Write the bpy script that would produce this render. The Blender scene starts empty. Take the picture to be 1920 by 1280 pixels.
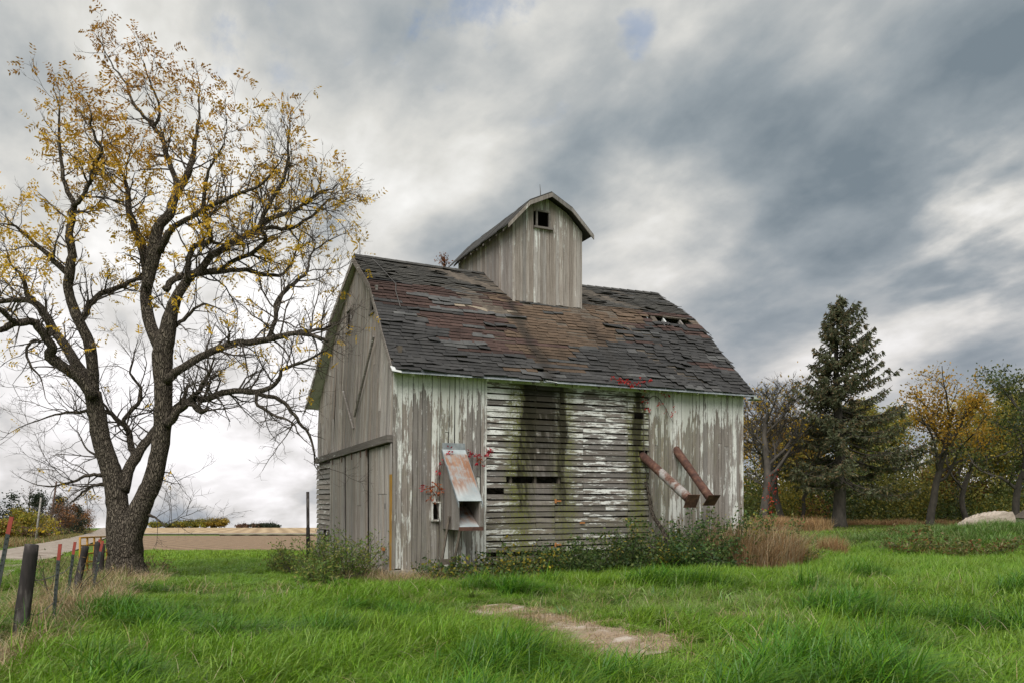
import bpy, math, random
import numpy as np
R = np.random.default_rng(7)
random.seed(7)
S = bpy.context.scene
COL = S.collection

# ------------------------------------------------------------------ camera, sky, sun, exposure
F_PX, HOR, EYE = 1524.0, 935.0, 1.513          # focal length and eye line in photo pixels (1920 wide), eye height over the sill
cam = bpy.data.cameras.new('camera')
cam.sensor_width = 36.0
cam.lens = 36.0 * F_PX / 1920.0
cam.shift_y = (HOR - 640.0) / 1920.0
cam.clip_start, cam.clip_end = 0.1, 6000.0
cam_ob = bpy.data.objects.new('camera', cam)
COL.objects.link(cam_ob)
cam_ob.location = (0, 0, EYE)
cam_ob.rotation_euler = (math.radians(90), 0, 0)
S.camera = cam_ob

SUN_EL, SUN_AZ = math.radians(52), math.radians(192)      # azimuth clockwise from +Y (view direction)
sun = bpy.data.lights.new('sun', 'SUN')
sun.energy, sun.angle, sun.color = 2.3, math.radians(50), (1.0, 0.965, 0.92)
sun_ob = bpy.data.objects.new('sun', sun)
COL.objects.link(sun_ob)
sun_ob.rotation_euler = (math.radians(90) - SUN_EL, 0, math.pi - SUN_AZ)

S.view_settings.view_transform = 'Standard'
S.view_settings.look = 'None'
S.view_settings.exposure = 0.72
S.view_settings.gamma = 1.0
S.cycles.max_bounces = 6
S.cycles.transparent_max_bounces = 8


class NT:
    """small helper that writes shader node graphs"""
    def __init__(s, tree):
        s.t = tree
    def n(s, kind, **kw):
        nd = s.t.nodes.new(kind)
        for k, v in kw.items():
            setattr(nd, k, v)
        return nd
    def put(s, sock, v):
        if isinstance(v, bpy.types.NodeSocket):
            s.t.links.new(v, sock)
        elif isinstance(v, (tuple, list)) and len(v) == 3 and sock.type == 'RGBA':
            sock.default_value = (*v, 1)
        else:
            sock.default_value = v
    def m(s, op, a, b=0.0, c=None, clamp=False):
        nd = s.n('ShaderNodeMath', operation=op, use_clamp=clamp)
        s.put(nd.inputs[0], a); s.put(nd.inputs[1], b)
        if c is not None:
            s.put(nd.inputs[2], c)
        return nd.outputs[0]
    def mix(s, f, a, b, mode='MIX'):
        nd = s.n('ShaderNodeMix', data_type='RGBA', blend_type=mode)
        s.put(nd.inputs[0], f); s.put(nd.inputs[6], a); s.put(nd.inputs[7], b)
        return nd.outputs[2]
    def sstep(s, x, a, b):
        nd = s.n('ShaderNodeMapRange', interpolation_type='SMOOTHSTEP')
        s.put(nd.inputs[0], x); nd.inputs[1].default_value = a; nd.inputs[2].default_value = b
        return nd.outputs[0]
    def noise(s, vec, scale, detail=4, rough=0.55, dist=0.0):
        nd = s.n('ShaderNodeTexNoise')
        s.put(nd.inputs['Vector'], vec)
        nd.inputs['Scale'].default_value = scale; nd.inputs['Detail'].default_value = detail
        nd.inputs['Roughness'].default_value = rough; nd.inputs['Distortion'].default_value = dist
        return nd.outputs['Fac']
    def xyz(s, v):
        nd = s.n('ShaderNodeSeparateXYZ'); s.put(nd.inputs[0], v); return nd.outputs
    def vec(s, x, y, z):
        nd = s.n('ShaderNodeCombineXYZ')
        for i, q in enumerate((x, y, z)):
            s.put(nd.inputs[i], q)
        return nd.outputs[0]
    def scale(s, v, k):
        nd = s.n('ShaderNodeVectorMath', operation='MULTIPLY'); s.put(nd.inputs[0], v); nd.inputs[1].default_value = k
        return nd.outputs[0]
    def ramp(s, f, stops):
        nd = s.n('ShaderNodeValToRGB'); s.put(nd.inputs[0], f)
        e = nd.color_ramp.elements
        while len(e) < len(stops):
            e.new(0.5)
        for q, (p, c) in zip(e, stops):
            q.position = p; q.color = (*c, 1)
        return nd.outputs[0]


world = bpy.data.worlds.new('World')
S.world = world
world.use_nodes = True
w = NT(world.node_tree)
world.node_tree.nodes.clear()
d = w.n('ShaderNodeTexCoord').outputs['Generated']
dx, dy, dz = w.xyz(d)
zz = w.m('ADD', w.m('MAXIMUM', w.m('ADD', dz, 0.06), 0.0), 0.30)
px_, py_ = w.m('DIVIDE', dx, zz), w.m('DIVIDE', dy, zz)
ca, sa = math.cos(math.radians(-30)), math.sin(math.radians(-30))
along = w.m('ADD', w.m('MULTIPLY', px_, sa), w.m('MULTIPLY', py_, ca))
across = w.m('SUBTRACT', w.m('MULTIPLY', px_, ca), w.m('MULTIPLY', py_, sa))
pv = w.vec(w.m('MULTIPLY', along, 0.72), across, 3.1)
wn = w.n('ShaderNodeTexNoise'); wn.inputs['Scale'].default_value = 1.8; wn.inputs['Detail'].default_value = 2; w.put(wn.inputs['Vector'], pv)
wv = w.n('ShaderNodeVectorMath', operation='MULTIPLY_ADD')
w.put(wv.inputs[0], wn.outputs['Color']); wv.inputs[1].default_value = (0.20, 0.20, 0.20); w.put(wv.inputs[2], pv)
pw = wv.outputs[0]
n_big = w.noise(w.vec(w.m('MULTIPLY', along, 0.5), across, 8.3), 1.1, 2, 0.5)
n_mid = w.noise(pw, 3.4, 8, 0.50)
n_hi = w.noise(w.vec(along, across, 5.5), 8.0, 7, 0.55)
cl = w.m('ADD', w.m('ADD', w.m('MULTIPLY', n_big, 0.42), w.m('MULTIPLY', n_mid, 0.72)), w.m('MULTIPLY', n_hi, 0.14))
def glow(px, py, p):
    v = np.array([(px - 960) / F_PX, 1, (HOR - py) / F_PX]); v /= np.linalg.norm(v)
    dot = w.n('ShaderNodeVectorMath', operation='DOT_PRODUCT')
    w.put(dot.inputs[0], d); dot.inputs[1].default_value = v
    return w.m('POWER', w.m('MAXIMUM', dot.outputs['Value'], 0.0), p)
g1 = glow(400, 740, 13.0)                # thin bright cloud low on the left
g2 = glow(1850, 430, 300.0)              # the sun's break in the cloud on the right
dk = glow(1780, 190, 14.0)               # thicker cloud bank high on the right
low = w.m('SUBTRACT', 1.0, w.sstep(dz, 0.0, 0.42))
val = w.m('ADD', cl, w.m('MULTIPLY', g1, 0.215))
val = w.m('ADD', val, w.m('MULTIPLY', low, 0.035))
val = w.m('SUBTRACT', val, w.m('MULTIPLY', dk, 0.03))
val = w.m('ADD', w.m('MULTIPLY', w.m('SUBTRACT', val, 0.650), 1.25), 0.485)
val = w.m('ADD', val, w.m('MULTIPLY', g2, w.m('MULTIPLY', w.sstep(n_mid, 0.42, 0.60), 0.22)))
ccol = w.ramp(val, [(0.33, (0.17, 0.21, 0.242)), (0.44, (0.275, 0.312, 0.338)), (0.53, (0.41, 0.43, 0.435)), (0.63, (0.63, 0.625, 0.595)), (0.80, (0.97, 0.965, 0.945))])
ccol = w.mix(w.m('MULTIPLY', low, 0.6), ccol, w.mix(1.0, ccol, (1.0, 0.965, 1.03), 'MULTIPLY'))
gap_n = w.noise(pw, 4.5, 9, 0.62)
gap = w.m('MULTIPLY', w.m('MULTIPLY', w.sstep(gap_n, 0.60, 0.72), w.sstep(dz, 0.36, 0.50)), 0.5)
gp = w.m('ADD', glow(1188, 68, 1500.0), w.m('MULTIPLY', w.m('SUBTRACT', n_hi, 0.45), 2.2))     # small ragged blue opening
gap = w.m('MAXIMUM', gap, w.m('MULTIPLY', w.sstep(gp, 0.62, 1.0), 0.5))
sky = w.n('ShaderNodeTexSky', sky_type='NISHITA', sun_disc=False)
sky.sun_elevation, sky.sun_rotation = SUN_EL, SUN_AZ
bg1, bg2 = w.n('ShaderNodeBackground'), w.n('ShaderNodeBackground')
w.put(bg1.inputs[0], ccol); bg1.inputs[1].default_value = 0.70
w.put(bg2.inputs[0], sky.outputs[0]); bg2.inputs[1].default_value = 0.1
ms = w.n('ShaderNodeMixShader')
w.put(ms.inputs[0], gap); w.t.links.new(bg1.outputs[0], ms.inputs[1]); w.t.links.new(bg2.outputs[0], ms.inputs[2])
wo = w.n('ShaderNodeOutputWorld'); w.t.links.new(ms.outputs[0], wo.inputs[0])

# ------------------------------------------------------------------ mesh helpers
def mkmesh(name, V, Q=None, T=None, col=None, smooth=False):
    V = np.ascontiguousarray(V, np.float32)
    Q = np.zeros((0, 4), np.int32) if Q is None else np.asarray(Q, np.int32).reshape(-1, 4)
    T = np.zeros((0, 3), np.int32) if T is None else np.asarray(T, np.int32).reshape(-1, 3)
    me = bpy.data.meshes.new(name)
    me.vertices.add(len(V)); me.vertices.foreach_set('co', V.ravel())
    loops = np.concatenate([Q.ravel(), T.ravel()])
    me.loops.add(len(loops)); me.loops.foreach_set('vertex_index', loops)
    me.polygons.add(len(Q) + len(T))
    st = np.concatenate([np.arange(len(Q)) * 4, len(Q) * 4 + np.arange(len(T)) * 3]).astype(np.int32)
    me.polygons.foreach_set('loop_start', st)
    me.polygons.foreach_set('use_smooth', np.full(len(st), smooth, bool))
    if col is not None:
        c = np.ones((len(V), 4), np.float32); c[:, :3] = col
        a = me.color_attributes.new('col', 'FLOAT_COLOR', 'POINT'); a.data.foreach_set('color', c.ravel())
    me.update(calc_edges=True)
    return me

class Bag:
    """collects vertex/quad/colour arrays into one mesh"""
    def __init__(s):
        s.V, s.Q, s.C, s.n = [], [], [], 0
    def add(s, V, Q, C=None):
        V = np.asarray(V, float)
        s.V.append(V); s.Q.append(np.asarray(Q, int) + s.n)
        s.C.append(np.ones((len(V), 3)) * (np.asarray(C) if C is not None else 0.5)); s.n += len(V)
    def mesh(s, name, smooth=False, f=None):
        V = np.concatenate(s.V)
        if f is not None:
            V = f(V)
        return mkmesh(name, V, np.concatenate(s.Q), None, np.concatenate(s.C), smooth)

BOXQ = np.array([[0, 3, 2, 1], [4, 5, 6, 7], [0, 1, 5, 4], [1, 2, 6, 5], [2, 3, 7, 6], [3, 0, 4, 7]])
def slab(c4, nrm, th):
    """box from 4 in-plane corners extruded by th along nrm"""
    c4 = np.asarray(c4, float); return np.concatenate([c4, c4 + np.asarray(nrm, float) * th]), BOXQ
def box(lo, hi):
    (a, b, c), (x, y, z) = lo, hi
    return np.array([[a, b, c], [x, b, c], [x, y, c], [a, y, c], [a, b, z], [x, b, z], [x, y, z], [a, y, z]], float), BOXQ
def tube(P, r, k=5, cap=True, jit=None):
    P = np.asarray(P, float); n = len(P); r = np.broadcast_to(np.asarray(r, float), (n,))
    t = np.gradient(P, axis=0); t /= np.linalg.norm(t, axis=1, keepdims=True) + 1e-9
    ax = t.mean(0); ref = np.array([1., 0, 0]) if abs(ax[0]) < 0.6 * np.linalg.norm(ax) else np.array([0, 1., 0])
    a = np.cross(t, ref); a /= np.linalg.norm(a, axis=1, keepdims=True) + 1e-9
    b = np.cross(t, a)
    ang = np.arange(k) * 2 * math.pi / k
    rr = r[:, None] * (1 if jit is None else jit)
    V = P[:, None] + rr[..., None] * (np.cos(ang)[None, :, None] * a[:, None] + np.sin(ang)[None, :, None] * b[:, None])
    i = np.arange(n - 1)[:, None] * k; j = np.arange(k)[None]; j2 = (j + 1) % k
    Q = np.stack([i + j, i + j2, i + k + j2, i + k + j], -1).reshape(-1, 4)
    V = V.reshape(-1, 3)
    if cap and k == 4:
        Q = np.concatenate([Q, [[3, 2, 1, 0], [(n - 1) * k + q for q in range(4)]]])
    elif cap and k > 4 and k % 2 == 0:
        c0, c1, e = len(V), len(V) + 1, (n - 1) * k
        V = np.concatenate([V, P[:1], P[-1:]])
        Q = np.concatenate([Q, [[c0, (q + 2) % k, q + 1, q] for q in range(0, k - 1, 2)],
                            [[c1, e + q, e + q + 1, e + (q + 2) % k] for q in range(0, k - 1, 2)]])
    return V, Q
def obj(name, me, mat=None, parent=None):
    o = bpy.data.objects.new(name, me); COL.objects.link(o)
    if mat is not None:
        me.materials.append(mat)
    if parent is not None:
        o.parent = parent
    return o
def tag(o, label, cat, group=None):
    o['label'] = label; o['category'] = cat
    if group:
        o['group'] = group
    return o
def thing(name, label, cat, loc=(0, 0, 0), rz=0.0, group=None):
    o = bpy.data.objects.new(name, None); COL.objects.link(o)
    o.location = loc; o.rotation_euler = (0, 0, rz)
    return tag(o, label, cat, group)
def struct(name, me, mat):
    o = obj(name, me, mat); o['kind'] = 'structure'; return o
def stuff(name, me, mat, label, cat):
    o = obj(name, me, mat); o['kind'] = 'stuff'; return tag(o, label, cat)

# ------------------------------------------------------------------ materials
def mat_new(name):
    m = bpy.data.materials.new(name); m.use_nodes = True; m.node_tree.nodes.clear()
    t = NT(m.node_tree)
    bs = t.n('ShaderNodeBsdfPrincipled'); out = t.n('ShaderNodeOutputMaterial')
    t.t.links.new(bs.outputs[0], out.inputs[0])
    return m, t, bs, out
def bump(t, bs, h, strength=0.4, dist=0.02):
    b = t.n('ShaderNodeBump'); b.inputs['Strength'].default_value = strength; b.inputs['Distance'].default_value = dist
    t.put(b.inputs['Height'], h); t.t.links.new(b.outputs[0], bs.inputs['Normal'])
def simple(name, stops, scale=8, rough=0.85, stretch=(1, 1, 1), detail=6, metal=0.0, bstr=0.3, bdist=0.01):
    m, t, bs, out = mat_new(name)
    p = t.scale(t.n('ShaderNodeTexCoord').outputs['Object'], stretch)
    f = t.noise(p, scale, detail, 0.62)
    t.put(bs.inputs['Base Color'], t.ramp(f, stops)); bs.inputs['Roughness'].default_value = rough
    bs.inputs['Metallic'].default_value = metal
    bump(t, bs, f, bstr, bdist)
    return m
def leafy(name, rough=0.55, trans=0.35, spec=0.4, var=0.25):
    """foliage: colour comes from the mesh, lightly varied from instance to instance"""
    m, t, bs, out = mat_new(name)
    a = t.n('ShaderNodeAttribute', attribute_name='col').outputs['Color']
    oi = t.n('ShaderNodeObjectInfo').outputs['Random']
    hsv = t.n('ShaderNodeHueSaturation'); t.put(hsv.inputs['Color'], a)
    t.put(hsv.inputs['Value'], t.m('ADD', t.m('MULTIPLY', oi, var), 1 - var / 2))
    t.put(hsv.inputs['Hue'], t.m('ADD', t.m('MULTIPLY', oi, 0.02), 0.49))
    t.put(bs.inputs['Base Color'], hsv.outputs[0])
    bs.inputs['Roughness'].default_value = rough; bs.inputs['Specular IOR Level'].default_value = spec
    tr = t.n('ShaderNodeBsdfTranslucent'); t.put(tr.inputs[0], hsv.outputs[0])
    mx = t.n('ShaderNodeMixShader'); mx.inputs[0].default_value = trans
    t.t.links.new(bs.outputs[0], mx.inputs[1]); t.t.links.new(tr.outputs[0], mx.inputs[2]); t.t.links.new(mx.outputs[0], out.inputs[0])
    return m

M = {}
M['leaf'] = leafy('leaf', 0.55, 0.45)
M['grass'] = leafy('grass_blade', 0.42, 0.35, 0.45, 0.3)
M['dry'] = leafy('dry_grass_blade', 0.8, 0.3, 0.2, 0.3)
bm_, t, bs, _ = mat_new('bark')
P = t.scale(t.n('ShaderNodeTexCoord').outputs['Object'], (1, 1, 0.20))
vo = t.n('ShaderNodeTexVoronoi', feature='DISTANCE_TO_EDGE'); vo.inputs['Scale'].default_value = 38.0
wv = t.n('ShaderNodeVectorMath', operation='ADD'); t.put(wv.inputs[0], P)
nz = t.n('ShaderNodeTexNoise'); nz.inputs['Scale'].default_value = 7.0; t.put(nz.inputs['Vector'], P)
t.put(wv.inputs[1], t.scale(nz.outputs['Color'], (.16, .16, .16))); t.put(vo.inputs['Vector'], wv.outputs[0])
rid = t.sstep(vo.outputs['Distance'], 0.0, 0.22); fb = t.noise(P, 24, 6, .7)
c = t.ramp(t.m('ADD', t.m('MULTIPLY', rid, .6), t.m('MULTIPLY', fb, .45)), [(0.15, (0.050, 0.040, 0.031)), (0.5, (0.115, 0.092, 0.072)), (0.85, (0.20, 0.168, 0.132))])
t.put(bs.inputs['Base Color'], c); bs.inputs['Roughness'].default_value = .95; bs.inputs['Specular IOR Level'].default_value = .2
bump(t, bs, t.m('ADD', rid, t.m('MULTIPLY', fb, .4)), 1.0, .06)
M['bark'] = bm_
M['far_bark'] = simple('far_bark', [(0.3, (0.035, 0.03, 0.025)), (0.7, (0.10, 0.085, 0.07))], 5, 0.95, (1, 1, 0.4))

# ------------------------------------------------------------------ terrain
FALL_D = [0, 17, 25, 40, 60, 120, 250, 500, 700, 2600]
FALL_Z = [-.2, -.26, -.5, -1.25, -2.35, -4.9, -9.3, -16.2, -25.0, -120.0]
def sm(x, a, b):
    t = np.clip((x - a) / (b - a), 0, 1); return t * t * (3 - 2 * t)
def ground(x, y):
    x = np.asarray(x, float); y = np.asarray(y, float)
    a = 1 - sm(x / np.maximum(y, 1.0), -0.06, 0.26)
    z = -0.2 + a * (np.interp(y, FALL_D, FALL_Z) + 0.2)
    near = 1 - sm(y, 30, 60)
    z = z + near * (0.035 * np.sin(x * 0.9 + 0.6 * y) + 0.03 * np.sin(1.3 * y - 0.5 * x + 1.0))
    z = z + 0.55 * np.exp(-(((x - 17.5) / 4.8) ** 2 + ((y - 28.5) / 4.0) ** 2))      # weedy mound under the slab
    z = z + 0.16 * np.exp(-(((x - 8.5) / 4.0) ** 2 + ((y - 14.0) / 2.2) ** 2))
    return z
def gz(x, y):
    return float(ground(x, y))
def pix(px, py, D):
    """world point seen at photo pixel (px, py) when it stands D metres away"""
    return np.array([(px - 960) / F_PX * D, D, EYE - (py - HOR) * D / F_PX])
def on_ground(px, py):
    """walk out along a line of sight until it meets the terrain"""
    for D in np.concatenate([np.arange(4, 60, .05), np.arange(60, 600, .5)]):
        p = pix(px, py, D)
        if p[2] <= gz(p[0], p[1]):
            return p[0], p[1]
    return p[0], p[1]
def sheet(xs, ys, lift, fx=None):
    X, Y = np.meshgrid(xs, ys)
    if fx is not None:
        X = fx(X, Y)
    Z = ground(X, Y) + lift
    n, m = X.shape
    i = np.arange(n - 1)[:, None] * m; j = np.arange(m - 1)[None]
    Q = np.stack([i + j, i + j + 1, i + m + j + 1, i + m + j], -1).reshape(-1, 4)
    return np.stack([X, Y, Z], -1).reshape(-1, 3), Q

gm, t, bs, _ = mat_new('meadow_soil')
P = t.n('ShaderNodeTexCoord').outputs['Object']
n1 = t.noise(P, 0.35, 5); n2 = t.noise(P, 5.0, 6, 0.7)
c = t.ramp(n2, [(0.3, (0.05, 0.085, 0.014)), (0.5, (0.09, 0.15, 0.022)), (0.72, (0.15, 0.18, 0.05))])
c = t.mix(t.sstep(n1, 0.55, 0.72), c, t.ramp(n2, [(0.3, (0.10, 0.105, 0.045)), (0.7, (0.19, 0.16, 0.09))]))
t.put(bs.inputs['Base Color'], c); bs.inputs['Roughness'].default_value = 1.0; bs.inputs['Specular IOR Level'].default_value = 0.1
bump(t, bs, n2, 0.6, 0.05)
gx = np.concatenate([-np.geomspace(1600, 26, 46), np.arange(-25, 25.1, 0.5), np.geomspace(26, 1600, 46)])
gy = np.concatenate([[-400, -150, -60, -30, -15], np.arange(-8, 60, 0.5), np.geomspace(60, 2600, 90)])
V, Q = sheet(gx, gy, 0.0)
struct('meadow_ground', mkmesh('meadow_ground', V, Q, smooth=True), gm)

# gravel road running over the crest on the left
def road_x(y):
    return np.interp(y, [0, 32, 54, 110, 180, 480, 900], [-5.0, -20.6, -32.0, -60.0, -93.0, -238.0, -440.0])
rm, t, bs, _ = mat_new('gravel')
P = t.n('ShaderNodeTexCoord').outputs['Object']
f1, f2 = t.noise(P, 1.2, 4), t.noise(P, 14, 6, 0.7)
c = t.ramp(f2, [(0.3, (0.26, 0.21, 0.165)), (0.7, (0.47, 0.40, 0.33))])
c = t.mix(t.sstep(f1, 0.45, 0.62), c, (0.20, 0.15, 0.11))
t.put(bs.inputs['Base Color'], c); bs.inputs['Roughness'].default_value = 0.95
bump(t, bs, f2, 0.4, 0.02)
ry = np.concatenate([np.arange(14, 60, 1.5), np.geomspace(60, 700, 70)])
V, Q = sheet(np.linspace(-2.9, 2.9, 9), ry, 0.05, lambda X, Y: X * np.interp(Y, [14, 60, 150], [0.85, 0.95, 1.25]) + road_x(Y))
V[:, 2] += np.interp(V[:, 1], [14, 100, 300], [0, 0.10, 0.25])
struct('gravel_road', mkmesh('gravel_road', V, Q, smooth=True), rm)

# ploughed and stubble fields beyond the meadow
fm, t, bs, _ = mat_new('ploughed_soil')
P = t.n('ShaderNodeTexCoord').outputs['Object']
x_, y_, z_ = t.xyz(P)
row = t.m('SINE', t.m('ADD', t.m('MULTIPLY', t.m('ADD', x_, t.m('MULTIPLY', y_, 0.55)), 3.0), t.m('MULTIPLY', t.noise(P, 0.12, 3), 5)))
f2 = t.noise(P, 2.5, 6, 0.75)
f = t.m('ADD', t.m('MULTIPLY', row, 0.07), f2)
t.put(bs.inputs['Base Color'], t.ramp(f, [(0.3, (0.14, 0.088, 0.05)), (0.5, (0.245, 0.16, 0.092)), (0.72, (0.37, 0.26, 0.155))]))
bs.inputs['Roughness'].default_value = 1.0; bump(t, bs, f, 0.8, 0.12)
V, Q = sheet(np.linspace(-0.475, -0.03, 40), np.geomspace(57, 205, 50), 0.10, lambda X, Y: X * Y)
struct('ploughed_field', mkmesh('ploughed_field', V, Q, smooth=True), fm)
sm_, t, bs, _ = mat_new('corn_stubble')
P = t.n('ShaderNodeTexCoord').outputs['Object']
x_, y_, z_ = t.xyz(P)
row = t.m('SINE', t.m('ADD', t.m('MULTIPLY', t.m('ADD', x_, t.m('MULTIPLY', y_, 0.3)), 1.1), t.m('MULTIPLY', t.noise(P, 0.05, 2), 8)))
f2 = t.noise(P, 0.9, 6, 0.75)
f = t.m('ADD', t.m('MULTIPLY', row, 0.12), f2)
t.put(bs.inputs['Base Color'], t.ramp(f, [(0.3, (0.26, 0.17, 0.09)), (0.52, (0.44, 0.31, 0.17)), (0.75, (0.60, 0.46, 0.28))]))
bs.inputs['Roughness'].default_value = 1.0
V, Q = sheet(np.linspace(-0.46, -0.03, 40), np.geomspace(268, 505, 40), 0.2, lambda X, Y: X * Y)
struct('stubble_field', mkmesh('stubble_field', V, Q, smooth=True), sm_)
V, Q = sheet(np.linspace(-0.475, -0.03, 40), np.array([243., 250, 258, 267]), 0.2, lambda X, Y: X * Y)
struct('farm_lane', mkmesh('farm_lane', V, Q, smooth=True), rm)
vm = simple('verge_weeds', [(0.3, (0.10, 0.12, 0.04)), (0.6, (0.19, 0.17, 0.08)), (0.8, (0.3, 0.24, 0.13))], 0.8, 1.0)
V, Q = sheet(np.linspace(-0.36, -0.03, 60), np.array([206., 214, 222, 230, 242]), 0.15, lambda X, Y: X * Y)
V[:, 2] += 0.25 * np.abs(np.sin(V[:, 0] * 0.7) * np.sin(V[:, 1]))
struct('field_verge', mkmesh('field_verge', V, Q, smooth=True), vm)

# trodden bare path in the grass
dm, t, bs, _ = mat_new('bare_earth')
P = t.n('ShaderNodeTexCoord').outputs['Object']
f1, f2 = t.noise(P, 3, 4), t.noise(P, 40, 6, 0.75)
c = t.ramp(f2, [(0.3, (0.17, 0.12, 0.08)), (0.55, (0.34, 0.25, 0.17)), (0.75, (0.50, 0.41, 0.31))])
t.put(bs.inputs['Base Color'], t.mix(t.sstep(f1, 0.5, 0.7), c, (0.50, 0.43, 0.36))); bs.inputs['Roughness'].default_value = 1.0
bump(t, bs, f2, 0.5, 0.02)
PATH = np.array([on_ground(*q) for q in ((905, 1136), (955, 1146), (1010, 1158), (1070, 1174), (1115, 1190), (1165, 1210), (1220, 1230))])
PATH_W = np.array([0.22, 0.34, 0.42, 0.44, 0.52, 0.52, 0.25])
def path_dist(x, y):
    """distance to the trodden path less its half width"""
    best = np.full(np.shape(x), 9.0)
    for k in range(len(PATH) - 1):
        a, b = PATH[k], PATH[k + 1]; ab = b - a
        tt = np.clip(((x - a[0]) * ab[0] + (y - a[1]) * ab[1]) / (ab @ ab), 0, 1)
        dd = np.hypot(x - a[0] - tt * ab[0], y - a[1] - tt * ab[1]) - (PATH_W[k] * (1 - tt) + PATH_W[k + 1] * tt)
        best = np.minimum(best, dd)
    return best
tt = np.linspace(0, len(PATH) - 1, 50)
cx = np.interp(tt, np.arange(len(PATH)), PATH[:, 0]); cy = np.interp(tt, np.arange(len(PATH)), PATH[:, 1]); cw = np.interp(tt, np.arange(len(PATH)), PATH_W) + 0.25
tx, ty = np.gradient(cx), np.gradient(cy); ln = np.hypot(tx, ty); nx_, ny_ = -ty / ln, tx / ln
X = cx[:, None] + nx_[:, None] * cw[:, None] * np.linspace(-1, 1, 7); Y = cy[:, None] + ny_[:, None] * cw[:, None] * np.linspace(-1, 1, 7)
Z = ground(X, Y) + 0.012
i = np.arange(49)[:, None] * 7; j = np.arange(6)[None]
struct('dirt_path', mkmesh('dirt_path', np.stack([X, Y, Z], -1).reshape(-1, 3), np.stack([i + j, i + j + 1, i + 8 + j, i + 7 + j], -1).reshape(-1, 4), smooth=True), dm)
# ------------------------------------------------------------------ the corn crib barn
L, W, YAW = 9.54, 8.05, 0.433
BX, BY = -2.553, 17.543
barn = thing('corn_crib_barn', 'weathered grey and white corn crib barn with gambrel roof and roof cupola', 'barn', (BX, BY, 0), YAW)
PROF = [(-0.27, 4.28), (2.15, 6.69), (W / 2, 7.85)]
def roof_z(v):
    v = np.minimum(v, W - v)
    return np.interp(v, [q[0] for q in PROF], [q[1] for q in PROF])
def lean(Vv):
    Vv = np.array(Vv, float)
    Vv[:, 0] += 0.055 * np.clip(Vv[:, 2] - 3.6, 0, 5) * np.clip(1 - Vv[:, 0] / L, 0, 1)
    return Vv
def barn_world(u, v):
    return BX + u * math.cos(YAW) - v * math.sin(YAW), BY + u * math.sin(YAW) + v * math.cos(YAW)

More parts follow.
